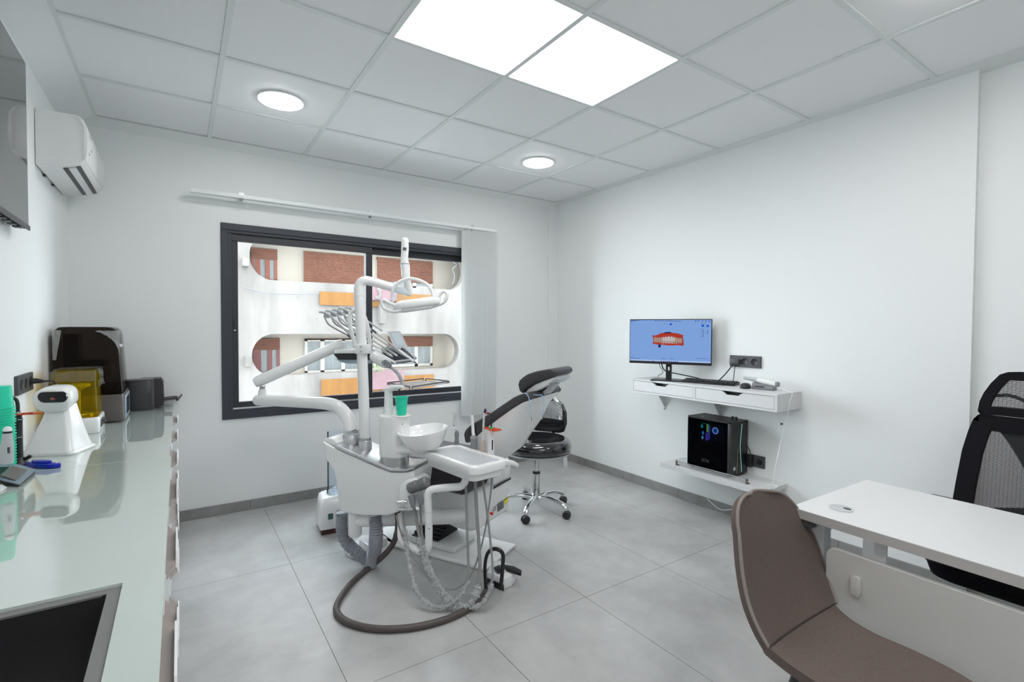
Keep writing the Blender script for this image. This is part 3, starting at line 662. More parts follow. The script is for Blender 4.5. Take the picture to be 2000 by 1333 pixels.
# desktop scanner
c = V((-0.408, 2.69, CT)); ax = axz(-22); t = thing('desktop_scanner', 'white desktop scanner with flared foot and black oval face, before the amber box', 'scanner', c)
def S3(a, b, z): return c+ax[0]*a+ax[1]*b+Z_*z
def srect(w, d, r, z, oy=0): return [S3(p[0], p[1]+oy, z) for p in rrect(w, d, r)]
MB().rings([srect(0.180, 0.165, 0.02, 0.0), srect(0.186, 0.17, 0.02, 0.006), srect(0.176, 0.162, 0.02, 0.015)]).build('foot', M_white, t, smooth=50)
MB().rings([srect(0.168, 0.155, 0.02, 0.014), srect(0.150, 0.14, 0.02, 0.04, 0.004), srect(0.122, 0.115, 0.018, 0.09, 0.012), srect(0.095, 0.095, 0.018, 0.14, 0.02), srect(0.070, 0.08, 0.016, 0.19, 0.024)]).build('column', M_white, t, smooth=50)
MB().prism([S3(-0.022, -0.036, 0.055), S3(0.022, -0.036, 0.055), S3(0.020, -0.012, 0.17), S3(-0.020, -0.012, 0.17)], ax[1]*0.05, 0.003, 2).build('stem_cover', M_white2, t)
MB().prism([S3(-0.045, -0.062, 0.035), S3(0.045, -0.062, 0.035), S3(0.040, -0.040, 0.066), S3(-0.040, -0.040, 0.066)], ax[1]*0.05, 0.003, 2).build('plinth_step', M_white2, t)
tl = math.radians(12); hx, hy, hz = ax[0], ax[1]*math.cos(tl)-Z_*math.sin(tl)*-1, Z_*math.cos(tl)-ax[1]*math.sin(tl)
hc = S3(0, 0.0, 0.222)
def hr(w, hh, r, d): return [hc+hx*p[0]+hz*p[1]+hy*d for p in rrect(w, hh, r, 6)]
MB().rings([hr(0.112, 0.082, 0.034, -0.049), hr(0.119, 0.092, 0.038, -0.045), hr(0.121, 0.098, 0.040, -0.02), hr(0.106, 0.09, 0.036, 0.03), hr(0.08, 0.07, 0.03, 0.055)]).build('head', M_white, t, smooth=50)
fc = hc+hz*0.018+hx*0.012
def hr2(w, hh, r, d): return [fc+hx*p[0]+hz*p[1]+hy*d for p in rrect(w, hh, r, 6)]
MB().rings([hr2(0.098, 0.044, 0.0210, -0.0525), hr2(0.098, 0.044, 0.0210, -0.044)]).build('face_window', mat('black_gloss_window', (0.006, 0.005, 0.007, 1), 0.06), t)
MB().lathe([(0, 0.002), (0.008, 0.002), (0.009, 0.0), (0, 0)], fc-hy*0.0525-hz*0.006, -hy, 16, 1, 0.6).build('lens', mat('amber_lens', (0.30, 0.09, 0.05, 1), 0.2), t)

# amber curing box
t = thing('curing_box', 'white based curing box with a yellow amber hood under loose clear film', 'curing box', (-0.41, 3.16, CT))
x0, x1, y0, y1 = -0.505, -0.318, 3.05, 3.275
def br(x0, x1, y0, y1, r, z): return [V(((x0+x1)/2+p[0], (y0+y1)/2+p[1], z)) for p in rrect(x1-x0, y1-y0, r)]
MB().rings([br(x0+.004, x1-.004, y0+.004, y1-.004, 0.02, CT), br(x0, x1, y0, y1, 0.022, CT+0.004), br(x0, x1, y0, y1, 0.022, CT+0.07), br(x0+.004, x1-.004, y0+.004, y1-.004, 0.02, CT+0.077)]).build('base', M_white, t, smooth=50)
MB().rings([br(x0+.008, x1-.008, y0+.008, y1-.008, 0.02, CT+0.077), br(x0+.010, x1-.012, y0+.010, y1-.010, 0.02, CT+0.20), br(x0+.012, x1-.014, y0+.014, y1-.014, 0.02, CT+0.296), br(x0+.02, x1-.022, y0+.022, y1-.022, 0.02, CT+0.303)]).build('amber_hood', M_amber, t, smooth=50)
MB().lathe([(0, 0.077), (0.06, 0.077), (0.06, 0.085), (0.055, 0.09), (0, 0.09)], (-0.41, 3.16, CT)).build('turntable', M_steel, t)
MB().lathe([(0.012, 0.09), (0.012, 0.2), (0.05, 0.22), (0.05, 0.23), (0, 0.232)], (-0.41, 3.16, CT)).build('carrier', M_lgrey, t)
MB().bb(x1-0.0005, x1+0.003, 3.10, 3.20, CT+0.022, CT+0.060, 0.002, 1).build('control_panel', M_black, t)
MB().cyl((x1+0.003, 3.18, CT+0.04), (x1+0.012, 3.18, CT+0.04), 0.012, 0.011, 16).build('dial', M_dgrey, t)
rr = random.Random(5); g = []
for i in range(9):
    u = i/8; row = []
    for j in range(7):
        w = j/6; y = y0-0.004+0.05*u if False else y0+0.004+(y1-y0-0.02)*u
        # film lies over the top and hangs down the +X and -Y edges
        if j < 3: p = V((x0+0.02+(x1-x0-0.03)*(j/2.0), y, CT+0.306+rr.uniform(0, 0.003)))
        else: p = V((x1-0.006+rr.uniform(0, 0.010), y, CT+0.306-0.02*(j-2)-rr.uniform(0, 0.008)))
        row.append(p)
    g.append(row)
MB().sheet(g).build('film_wrap', M_filmthin, t, smooth=0)
g = [[V((x0+0.01+(x1-x0-0.02)*i/10, y0+0.004-rr.uniform(0, 0.006), CT+0.305-0.016*j-rr.uniform(0, 0.01))) for j in range(4)] for i in range(11)]
MB().sheet(g).build('film_flap', M_filmthin, t, smooth=0)

# resin 3-D printer
t = thing('resin_printer', 'large resin printer with smoked brown hood on the worktop beyond the amber box', 'printer', (-0.39, 3.53, CT))
x0, x1, y0, y1 = -0.532, -0.245, 3.342, 3.70
MB().rings([br(x0+.01, x1-.006, y0+.01, y1-.01, 0.02, CT+0.004), br(x0, x1, y0, y1, 0.02, CT+0.014), br(x0, x1-.004, y0, y1, 0.02, CT+0.15)]).build('base', M_smokebase, t, smooth=50)
MB().rings([br(x0+.001, x1-.005, y0+.001, y1-.001, 0.02, CT+0.15), br(x0+.006, x1-.024, y0+.004, y1-.004, 0.03, CT+0.46), br(x0+.010, x1-.032, y0+.006, y1-.006, 0.03, CT+0.49), br(x0+.022, x1-.048, y0+.02, y1-.02, 0.03, CT+0.505), br(x0+.05, x1-.08, y0+.05, y1-.05, 0.03, CT+0.508)]).build('smoked_hood', M_smoke, t, smooth=50)
k = MB(); k.bb(x0+0.03, x0+0.09, 3.45, 3.60, CT+0.15, CT+0.47, 0.004, 1); k.bb(x0+0.09, x0+0.20, 3.46, 3.59, CT+0.30, CT+0.33, 0.003, 1); k.build('lift_column', M_black, t)
MB().bb(x0+0.11, x0+0.23, 3.43, 3.62, CT+0.24, CT+0.295, 0.004, 1).build('build_plate', M_steel, t)
MB().bb(x0+0.08, x1-0.03, 3.39, 3.66, CT+0.15, CT+0.19, 0.006, 2).build('resin_vat', M_black, t)
MB().bb(x1-0.003, x1+0.003, 3.375, 3.665, CT+0.010, CT+0.138, 0.003, 2).build('front_panel', mat('blue_grey_panel', rgb(142, 152, 162), 0.35, 0.3), t)
MB().bb(x1+0.0025, x1+0.0045, 3.43, 3.61, CT+0.030, CT+0.122, 0.001, 1).build('touch_screen', mat('dark_touch_glass', rgb(52, 66, 84), 0.08), t)
for xx in (x0+0.03, x1-0.05):
    for yy in (y0+0.03, y1-0.05): MB().cyl((xx, yy, CT), (xx, yy, CT+0.006), 0.014, None, 12).build('foot', M_black, t)
def crumple(pts_fn, n, m, nm, par, seed):
    r_ = random.Random(seed); g = [[pts_fn(i/(n-1), j/(m-1), r_) for j in range(m)] for i in range(n)]; MB().sheet(g).build(nm, M_film, par, smooth=0)
crumple(lambda u, v, r_: V((-0.33+0.055*u*(1-v)+0.07*v*1.0-0.03*(1-v)*(1-u), y0-0.0015-r_.uniform(0, 0.004), CT+0.49-0.135*u*(0.35+0.65*v)-r_.uniform(0, 0.004))), 8, 7, 'film_corner', t, 2)
crumple(lambda u, v, r_: V((x0+0.006+0.035*v*(1-u*0.6), y0-0.0012-r_.uniform(0, 0.004), CT+0.49-0.15*u)), 8, 4, 'film_strip', t, 8)
MB().sheet([[V((x1-0.016-0.0135*u, y0+0.04+0.16*v, CT+0.40+0.03*u)) for v in (0, 1)] for u in (0, 1)], 0.001).build('paper_label', M_lgrey, t, smooth=0)

# small black card printer
t = thing('card_printer', 'small black printer with open output tray at the far end of the worktop', 'printer', (-0.17, 3.83, CT))
MB().rings([br(-0.27, -0.128, 3.73, 3.87, 0.03, CT), br(-0.272, -0.126, 3.728, 3.87, 0.034, CT+0.006), br(-0.272, -0.128, 3.73, 3.87, 0.034, CT+0.175), br(-0.266, -0.134, 3.736, 3.866, 0.03, CT+0.185)]).build('main_body', mat('charcoal_shell', rgb(50, 50, 54), 0.35), t, smooth=50)
MB().rings([br(-0.20, -0.084, 3.80, 3.925, 0.02, CT+0.012), br(-0.20, -0.080, 3.80, 3.925, 0.022, CT+0.03), br(-0.20, -0.084, 3.80, 3.925, 0.022, CT+0.165), br(-0.2, -0.094, 3.80, 3.92, 0.02, CT+0.186)]).build('rear_cassette', mat('aubergine_black_shell', rgb(44, 38, 44), 0.4), t, smooth=50)
MB().bb(-0.26, -0.135, 3.76, 3.85, CT+0.1845, CT+0.188, 0.001, 1).build('lid_panel', mat('grey_lid', rgb(96, 98, 100), 0.3), t)
k = MB(); k.prism([V((-0.086, 3.815, CT+0.040)), V((-0.01, 3.815, CT+0.047)), V((-0.006, 3.815, CT+0.052)), V((-0.086, 3.815, CT+0.047))], (0, 0.09, 0)); k.build('output_tray', M_smokebase, t, smooth=0)
k = MB(); k.prism([V((-0.016, 3.815, CT+0.036)), V((-0.010, 3.815, CT+0.036)), V((0.016, 3.815, CT+0.070)), V((0.012, 3.815, CT+0.072))], (0, 0.09, 0)); k.build('tray_flap', M_smokebase, t, smooth=0)
for yy in (3.815, 3.895): MB().tube([(-0.086, yy+0.005, CT+0.052), (-0.02, yy+0.005, CT+0.056), (-0.012, yy+0.005, CT+0.048), (-0.018, yy+0.005, CT+0.040)], 0.0035, 8, 3).build('tray_arm', M_black, t)
# ------------------------------------------------------------------ dental chair
CH, CL_, CB = V((0.47, -0.8827, 0)), V((-0.8827, -0.47, 0)), V((1.4925, 2.31, 0))
def G(a, b, z): return CB + CH*a + CL_*b + Z_*z
def sideaz(x, y, b):                      # picture point on the chair's lengthwise plane at offset b -> (a, z)
    q = onp(x, y, CB+CL_*b, CL_); return ((q-CB).dot(CH), q.z)
CAX = (CH, CL_, Z_)
t = chair = thing('dental_chair', 'white dental chair with charcoal cushions, raised backrest and headrest, on a floor plate', 'dental chair', G(-0.3, 0, 0))
k = MB(); k.prism([G(a, b, 0) for a, b in ((0.0, -0.172), (0.0, 0.172), (-0.615, 0.182), (-0.85, 0.15), (-0.85, -0.15), (-0.60, -0.172))], (0, 0, 0.022), 0.008, 3); k.build('base_plate', M_white, t)
k = MB(); k.prism([G(-0.24, b, z) for b, z in ((-0.12, 0.022), (0.12, 0.022), (0.12, 0.06), (-0.12, 0.06))], CH*-0.45, 0.012, 2); k.build('base_hump', M_white, t)
k = MB()
for i in range(7):
    zz = 0.062+0.022*i; w = 0.105-0.004*i; k.box(G(-0.46+0.012*i, 0, zz), (0.19, 2*w, 0.012), CAX, 0.004, 1); k.box(G(-0.46+0.012*i, 0, zz+0.011), (0.165, 2*w-0.025, 0.014), CAX)
k.build('bellows', M_black, t, smooth=0)
prof = [(-0.05, 0.215), (-0.05, 0.372), (-0.07, 0.405), (-0.13, 0.412), (-0.56, 0.412), (-0.62, 0.385), (-0.58, 0.30), (-0.38, 0.235), (-0.20, 0.195), (-0.10, 0.195)]
k = MB(); k.prism([G(a, 0.172, z) for a, z in prof], CL_*-0.352, 0.035, 4); body = k.build('seat_housing', M_white, t, smooth=50)
# near-side flank panel and the flap with its slot at the head end
k = MB(); k.prism([G(-0.052, -0.005, z) for z in (0.405,)]+[G(-0.046, -0.005, 0.47), G(-0.058, -0.005, 0.52), G(-0.09, -0.005, 0.556), G(-0.135, -0.005, 0.55), G(-0.135, -0.005, 0.405)], CL_*-0.19, 0.012, 3); k.build('hinge_cover', M_white, t, smooth=50)
k = MB(); k.prism([G(-0.051, 0.005, 0.392), G(-0.051, -0.195, 0.392), G(-0.051, -0.195, 0.405), G(-0.051, 0.005, 0.405)], CH*0.004); k.build('hinge_slot', M_black, t, smooth=0)
# seat cushion and leg cushion
def cushion(prof, b0, b1, name, bev=0.03):
    k = MB(); k.prism([G(a, b0, z) for a, z in prof], CL_*(b1-b0), bev, 4); return k.build(name, M_leather, t, smooth=60)
cushion([(-0.11, 0.398), (-0.088, 0.45), (-0.092, 0.515), (-0.125, 0.562), (-0.30, 0.562), (-0.62, 0.575), (-0.64, 0.50), (-0.60, 0.41)], 0.218, -0.218, 'seat_cushion')
cushion([(-0.645, 0.575), (-0.72, 0.56), (-0.86, 0.43), (-0.97, 0.30), (-0.945, 0.27), (-0.82, 0.38), (-0.70, 0.49), (-0.64, 0.50)], 0.20, -0.20, 'leg_cushion', 0.02)
k = MB(); k.prism([G(a, 0.17, z) for a, z in ((-0.62, 0.45), (-0.70, 0.485), (-0.82, 0.372), (-0.94, 0.262), (-0.91, 0.24), (-0.78, 0.33), (-0.66, 0.40))], CL_*-0.34, 0.01, 2); k.build('leg_shell', M_white, t, smooth=50)
k = MB(); k.tube([G(-0.62, b, 0.576 if abs(b) < .2 else 0.566) for b in (-0.214, -0.1, 0, 0.1, 0.214)], 0.003, 6); k.build('seam', M_black, t)
# backrest cushion: outline taken on its near side
nb = 0.20
up = [(905, 850), (907, 843), (913, 835), (925, 827), (958, 807), (982, 790.5), (1002, 777), (1015, 771), (1030, 767.5)]
lo = [(1038, 778), (1034, 783), (1019, 787), (999, 799), (974, 817), (946, 838), (930, 852), (915, 866), (908, 866)]
UP = [sideaz(x, y, nb) for x, y in up]; LO = [sideaz(x, y, nb) for x, y in lo]
k = MB(); k.prism([G(a, nb, z) for a, z in UP+LO], CL_*-0.40, 0.014, 3); k.build('back_cushion', M_leather, t, smooth=60)
# backrest shell: deep at the spine, shallow at the sides
edge = [sideaz(x, y, nb) for x, y in [(1036, 781), (1019, 787.5), (999, 799.5), (974, 817.5), (946, 838.5), (930, 852.5), (918, 866)]]
deep = [sideaz(x, y, 0.06) for x, y in [(1052, 787), (1047, 797), (1032, 834), (1016, 858), (1003, 881), (992, 900), (972, 915)]]
deep[-1] = (-0.07, 0.535); deep[-2] = (-0.015, 0.545)
R = []
for i in range(17):
    w = -1+2*i/16; b = w*0.192; f = max(0.0, 1-abs(w)**3.0)**0.6*0.96+0.04
    top = [(a, z-0.001) for a, z in edge]
    bot = [(e[0]+(d[0]-e[0])*f, e[1]+(d[1]-e[1])*f) for e, d in zip(edge, deep)]
    R.append([G(a, b, z) for a, z in top+bot[::-1]])
k = MB(); k.rings(R); k.build('back_shell', M_white, t, smooth=60)
# headrest
hp = [(1022, 749), (1025, 741), (1032, 735), (1040, 729.5), (1057, 724), (1081, 719.6), (1089, 720.5), (1093.5, 725), (1093.5, 731), (1088, 735), (1071, 740), (1053, 748), (1036, 759), (1032, 767), (1025, 762)]
k = MB(); k.prism([G(a, 0.125, z) for a, z in [sideaz(x, y, 0.06) for x, y in hp]], CL_*-0.25, 0.014, 3); hd = k.build('headrest_cushion', M_leather, t, smooth=60)
hs = [(1033, 766), (1037, 759.5), (1053, 749), (1072, 741), (1087, 736), (1089, 740), (1075, 751), (1041, 770)]
k = MB(); k.prism([G(a, 0.105, z) for a, z in [sideaz(x, y, 0.06) for x, y in hs]], CL_*-0.21, 0.006, 2); k.build('headrest_shell', M_white, t, smooth=50)
hb = [(1038, 777), (1046, 767), (1072, 748), (1079, 752), (1062, 772), (1043, 782)]
HB = [sideaz(x, y, 0.06) for x, y in hb]
k = MB(); k.prism([G(a, 0.045, z) for a, z in HB], CL_*-0.09, 0.004, 2); k.build('headrest_bracket', M_lgrey, t, smooth=50)
sl_ = [sideaz(x, y, 0.06) for x, y in [(1046, 772), (1064, 757), (1066, 759), (1048, 774.5)]]
k = MB(); k.prism([G(a, 0.0475, z) for a, z in sl_], CL_*-0.002); k.build('bracket_slot', M_black, t, smooth=0)
k = MB(); k.prism([G(a, 0.09, z) for a, z in [sideaz(x, y, 0.06) for x, y in [(1075, 741), (1091, 733), (1093, 744), (1078, 752)]]], CL_*-0.18, 0.004, 1); k.build('headrest_cover', M_film, t)
# red knob, plates and stickers on the head-end face
def endp(x, y, a=-0.049): return onp(x, y, CB+CH*a, CH)
q = endp(957, 1003); MB().lathe([(0, 0.018), (0.008, 0.018), (0.009, 0.01), (0.005, 0.008), (0.005, 0.0), (0, 0)], q, CH, 14).build('red_valve_knob', M_red, t)
def stick(name, pts, m, a=-0.0488):
    k = MB(); k.prism([endp(x, y, a) for x, y in pts], CH*0.0008); return k.build(name, m, t, smooth=0)
stick('rating_plate', [(970.5, 985), (983, 977), (984, 992), (972, 1001)], mat('grey_rating_plate', rgb(120, 124, 126), 0.4))
for i in range(4): stick('plate_print', [(972, 987.5+3.4*i), (982, 981+3.2*i), (982, 981.8+3.2*i), (972, 988.4+3.4*i)], M_dgrey, -0.0478)
stick('yellow_sticker', [(984, 976.5), (992.5, 970), (993, 979.5), (985, 987)], M_yellow)
stick('sticker_bar', [(985, 976.5), (991.5, 971.5), (991.6, 973.2), (985, 978.3)], M_black, -0.0478)
def text_mesh(body, size, name, m, parent, origin, ux, uy, extr=0.0006):
    cu = bpy.data.curves.new('lettering', 'FONT'); cu.body = body; cu.size = size; cu.extrude = extr; cu.align_x = 'CENTER'; cu.align_y = 'CENTER'
    ob = bpy.data.objects.new('lettering', cu); COL.objects.link(ob); bpy.context.view_layer.update()
    me = bpy.data.meshes.new_from_object(ob.evaluated_get(bpy.context.evaluated_depsgraph_get())); bpy.data.objects.remove(ob)
    n = V(ux).cross(V(uy)); org = ORG[parent.name]
    for v in me.vertices: v.co = V(origin)+V(ux)*v.co.x+V(uy)*v.co.y+n*v.co.z - org
    me.materials.clear(); me.materials.append(m); o = bpy.data.objects.new(name, me); COL.objects.link(o); o.parent = parent; ORG[o.name] = org; return o
text_mesh('CE', 0.034, 'lettering', M_black, t, endp(965.5, 995), -CL_, Z_)
k = MB(); k.lathe([(0, 0.0), (0.011, 0.0), (0.011, 0.004), (0.007, 0.005), (0, 0.004)], G(-0.33, 0.1725, 0.375), CL_, 16); k.build('lock_screw', M_steel, t)
# bib chain
q = [onp(x, y, CB+CL_*0.205, CL_) for x, y in ((1026, 769), (1030, 772), (1034, 782), (1036.5, 800), (1037, 815))]
t = thing('bib_chain', 'pale blue bib cord with metal clips hanging from the headrest', 'bib chain', q[-1])
MC = mat('pale_blue_cord', rgb(150, 190, 226), 0.5)
MB().tube(q, 0.0022, 8, 4).build('cord', MC, t)
q2 = [onp(x, y, CB+CL_*0.10, CL_) for x, y in ((1058, 772), (1062, 780), (1063, 790), (1061, 803), (1059, 812))]
MB().tube(q2, 0.0022, 8, 4).build('cord', MC, t)
MB().tube([q[0], (q[0]+q2[0])/2+V((0, 0, -0.003)), q2[0]], 0.002, 8, 4).build('cord', MC, t)
for e in (q[-1], q2[-1]): MB().box(e+V((0, 0, -0.009)), (0.006, 0.005, 0.022), CAX, 0.001, 1).build('clip', M_chrome, t)

# ------------------------------------------------------------------ side unit: body, cuspidor
UA, UU, UW = V((0.775, 2.716, 0)), V((0.629, -0.7774, 0)), V((-0.7774, -0.629, 0))
def up_(x, y, w=0.1): return onp(x, y, UA+UW*w, UW)
t = unit = thing('dental_unit', 'white side unit of the dental chair with spittoon, silver top and grey hoses', 'dental unit', UA)
out = [(629, 862), (631.5, 870), (634, 896), (641.6, 906), (650, 919), (655, 937), (659.7, 978), (663, 996), (674, 1003), (708, 1008), (757, 1008), (778, 1001), (795, 985), (806, 960), (809, 930), (806, 921), (791, 924), (762, 924), (735, 913), (690, 893), (654, 877)]
k = MB(); k.prism([up_(x, y) for x, y in out], UW*-0.21, 0.016, 4); k.build('body', M_white, t, smooth=50)
cap = [(652, 875), (690, 891.5), (735, 911), (762, 922), (791, 922.5), (808, 917), (808, 912), (791, 917.5), (763, 916), (736, 905), (691, 885), (655, 869)]
k = MB(); k.prism([up_(x, y, 0.107) for x, y in cap], UW*-0.22, 0.006, 3); k.build('silver_top', M_silver, t, smooth=50)
fin = [(630, 860), (640, 866), (656, 874), (660, 866), (652, 858), (641, 855)]
k = MB(); k.prism([up_(x, y, 0.09) for x, y in fin], UW*-0.19, 0.008, 3); k.build('rear_fin', M_white, t, smooth=50)
mod = [(776, 998), (777, 962), (782, 946), (793, 938), (809, 935), (820, 944), (818, 978), (809, 995), (790, 1001)]
k = MB(); k.prism([up_(x, y, 0.135) for x, y in mod], UW*-0.12, 0.012, 3); k.build('holder_panel', M_white, t, smooth=50)
qa, qb = up_(796, 956, 0.15), up_(813, 950, 0.15)
for q in (qa, qb): MB().lathe([(0, 0.0), (0.026, 0.0), (0.029, 0.008), (0.029, 0.05), (0.022, 0.058), (0, 0.058)], q-Z_*0.005-UW*0.02, V((0.45, -0.5, 0.35)), 18).build('suction_socket', mat('suction_grey', rgb(112, 113, 115), 0.45) if 'suction_grey' not in MATS else MATS['suction_grey'], t)
for q in (up_(803, 968, 0.16), up_(818, 962, 0.16)): MB().tube([q, q+V((0.004, -0.01, -0.035)), q+V((0.006, -0.012, -0.06))], [0.018, 0.014, 0.009], 12, 3).build('suction_neck', M_mgrey, t)
for x, y in ((783, 982), (784, 995)):
    q = up_(x, y, 0.145); MB().lathe([(0, -0.02), (0.008, -0.02), (0.008, 0.006), (0.011, 0.007), (0.011, 0.018), (0.007, 0.019), (0.007, 0.028), (0, 0.028)], q, V((0.75, -0.65, 0.05)), 12).build('steel_fitting', M_chrome, t)
def collar(px_, py_, r, nm, w=0.0):
    q = up_(px_, py_, w); MB().lathe([(0, -0.045), (r*1.12, -0.045), (r*1.12, 0.0), (r*1.05, 0.004), (r*1.05, 0.012), (r, 0.014), (r, 0.022), (r*1.02, 0.023), (r*1.02, 0.03), (0, 0.03)], q, Z_, 28).build(nm, M_silver, t); return q
P_arm = collar(686, 851, 0.040, 'arm_collar'); P_lamp = collar(713, 865, 0.032, 'lamp_collar')
# fixed tube to the chair, post and floor cover
qa, qb = at(697, 1022, D=2.66), G(-0.12, 0.16, 0.275); qa.z = qb.z-0.01
MB().tube([qa, qb], 0.04, 24).build('support_tube', M_white, t)
MB().lathe([(0, -0.085), (0.030, -0.085), (0.036, -0.075), (0.036, 0.10), (0, 0.10)], qa-UU*0.0+V((-0.01, 0, 0.0))).build('support_post', M_white, t)
fp = [at(x, y, Z=0) for x, y in ((672, 1082), (680, 1090), (714, 1101), (722, 1100), (768, 1072), (770, 1064), (752, 1050), (706, 1052))]
t2 = thing('floor_junction_cover', 'low white plastic cover on the floor under the side unit, where the ribbed hoses end', 'cover', at(722, 1075, Z=0))
MB().prism(fp, (0, 0, 0.022), 0.008, 2).build('cover_plate', M_white, t2)
bx_ = [at(x, y, Z=0.02) for x, y in ((700, 1070), (722, 1084), (758, 1066), (735, 1052))]
MB().prism(bx_, (0, 0, 0.05), 0.010, 2).build('raised_lid', M_white, t2)
# cuspidor tower
cc = at(771, 850, D=2.60); zb, zt = cc.z-0.105, cc.z+0.105
def rz(c, w, d, r, z, ax=None, dx=0, dy=0):
    ax = ax or (UU, UW); return [V((c.x, c.y, z))+ax[0]*(p[0]+dx)+ax[1]*(p[1]+dy) for p in rrect(w, d, r, 6)]
MB().lathe([(0, -0.06), (0.075, -0.06), (0.074, -0.0), (0.072, 0.0), (0.072, 0.0), (0.0, 0.0)], V((cc.x, cc.y, zb))).build('swivel_ring', M_steel, t, smooth=50)
MB().rings([rz(cc, 0.145, 0.135, 0.055, zb), rz(cc, 0.15, 0.14, 0.058, zb+0.01), rz(cc, 0.15, 0.14, 0.058, zb+0.08), rz(cc, 0.145, 0.135, 0.055, zb+0.17), rz(cc, 0.152, 0.14, 0.058, zt-0.008), rz(cc, 0.148, 0.136, 0.056, zt)]).build('cuspidor_tower', M_white, t, smooth=50)
bc = at(826, 842, D=2.54)
k = MB(); pts = [cc+V((0, 0, -0.075)), cc*0.5+bc*0.5+V((0, 0, -0.075)), bc+V((0, 0, -0.085)), bc+V((0, 0, -0.055))]
k.tube(pts, [0.066, 0.062, 0.062, 0.070], 20, 4, flat=0.55, upv=Z_); k.build('bowl_bracket', M_white, t, smooth=60)
tilt = (Z_ + V((-0.12, 0.02, 0))).normalized()
MB().lathe([(0, -0.095), (0.055, -0.095), (0.075, -0.088), (0.098, -0.062), (0.118, -0.02), (0.127, 0.003), (0.127, 0.007), (0.122, 0.006), (0.112, -0.02), (0.092, -0.055), (0.05, -0.075), (0, -0.08)], bc, tilt, 40).build('spittoon_bowl', mat('glazed_bowl', (0.84, 0.85, 0.85, 1), 0.08, coat=0.5), t, smooth=50)
sp = at(759, 806, D=2.63)
MB().tube([V((sp.x, sp.y, zt-0.005)), V((sp.x, sp.y, zt+0.06)), V((sp.x, sp.y, zt+0.12)), at(762, 760, D=2.62), at(774, 756.5, D=2.60), at(788, 757, D=2.58)], [0.027, 0.023, 0.020, 0.019, 0.013, 0.010], 18, 5).build('cup_filler_spout', M_white, t, smooth=60)
q = at(780, 759, D=2.59); MB().cyl(q, q-Z_*0.016, 0.006, 0.005, 10).build('nozzle', M_dgrey, t)
cu = at(784, 817, D=2.57); cu.z = zt+0.006
MB().lathe([(0, -0.006), (0.045, -0.006), (0.047, -0.002), (0.045, 0.0), (0, 0)], V((cu.x, cu.y, zt+0.006))).build('cup_rest', M_white, t)
MB().cyl(at(786, 829, D=2.53), at(786, 829, D=2.52), 0.003, None, 8).build('small_screw', M_dgrey, t)
tag(cup_mesh(MB(), (cu.x, cu.y, cu.z+0.0008), True, 0.0245, 0.0335, 0.094).build('plastic_cup', M_green), 'single upright green plastic cup under the filler spout of the spittoon', 'cup')
# ribbed hoses
def ribbed(pts, r, name, par, n=150, amp=0.12):
    P, _ = smooth_path([V(p) for p in pts], [r]*len(pts), 40); L_ = [0]
    for a, b in zip(P[:-1], P[1:]): L_.append(L_[-1]+(b-a).length)
    res, rs = [], []; m = int(L_[-1]/0.0055)
    for i in range(m+1):
        s = L_[-1]*i/m; j = max(0, min(len(P)-2, next((q for q in range(len(L_)-1) if L_[q+1] >= s), len(P)-2))); f = (s-L_[j])/max(1e-9, L_[j+1]-L_[j])
        res.append(P[j].lerp(P[j+1], min(1, f))); rs.append(r*(1+amp*(1 if i % 2 else -1)))
    return MB().tube(res, rs, 14).build(name, M_rib, par, smooth=60)
bz = up_(733, 1006, 0.0)
ribbed([up_(733, 1004, 0.02), at(734.5, 1040, D=2.62), at(733, 1070, D=2.65), at(728, 1090, D=2.66), at(724, 1103, D=2.67)], 0.033, 'ribbed_hose', t)
MB().cyl(up_(733, 1002, 0.02), up_(733, 1016, 0.02), 0.034, None, 20).build('hose_collar', M_white, t)
ribbed([up_(668, 1000, 0.0), at(668, 1035, D=2.72), at(677, 1060, D=2.70), at(698, 1080, D=2.68), at(717, 1096, D=2.68)], 0.031, 'ribbed_hose', t)

# ------------------------------------------------------------------ delivery system on its arms
t = deliv = thing('delivery_unit', 'white jointed arm carrying the instrument table, in front of the window', 'delivery unit', P_arm)
pl_ = [P_arm+Z_*0.03, at(684.6, 836, D=2.70), at(678.5, 817, D=2.715), at(663, 797.5, D=2.745), at(637, 788.5, D=2.79), at(579, 785, D=2.88), at(529.5, 783, D=2.96), at(505, 782, D=3.0)]
MB().tube(pl_, [0.037, 0.037, 0.0365, 0.036, 0.0355, 0.0345, 0.0335, 0.033], 24, 5).build('lower_arm', M_white, t, smooth=60)
q = at(505, 782, D=3.0); MB().ell(q, (0.0335, 0.0335, 0.0335)).build('arm_end_cap', M_white, t)
q = at(513, 770, D=3.0); MB().lathe([(0, -0.02), (0.026, -0.02), (0.025, 0.01), (0.02, 0.03), (0, 0.03)], q).build('elbow_joint', M_white2, t)
MB().lathe([(0, 0.02), (0.016, 0.02), (0.016, 0.045), (0, 0.045)], q).build('elbow_pin', M_steel, t)
a, c = at(498, 748.5, D=3.0), at(671, 671, D=3.13)
MB().tube([a, a.lerp(c, 0.03), a.lerp(c, 0.5), a.lerp(c, 0.97), c], [0.028, 0.034, 0.034, 0.034, 0.028], 24, 0).build('spring_arm', M_white, t, smooth=50)
for x, y in ((512, 757), (518, 754)): MB().cyl(at(x, y, D=2.975), at(x, y, D=2.965), 0.003, None, 8).build('arm_screw', M_dgrey, t)
q = at(672, 678, D=3.13); MB().lathe([(0, -0.03), (0.024, -0.03), (0.024, 0.0), (0.018, 0.03), (0, 0.03)], q).build('wrist_joint', M_white2, t)
def slabpx(name, pts, D0, D1, m, par, bev=0.006):
    """block seen as an outline at distance D0, reaching back to D1"""
    k = MB(); k.prism([at(x, y, D=D0) for x, y in pts], AF*(D1-D0), bev, 2); return k.build(name, m, par, smooth=50)
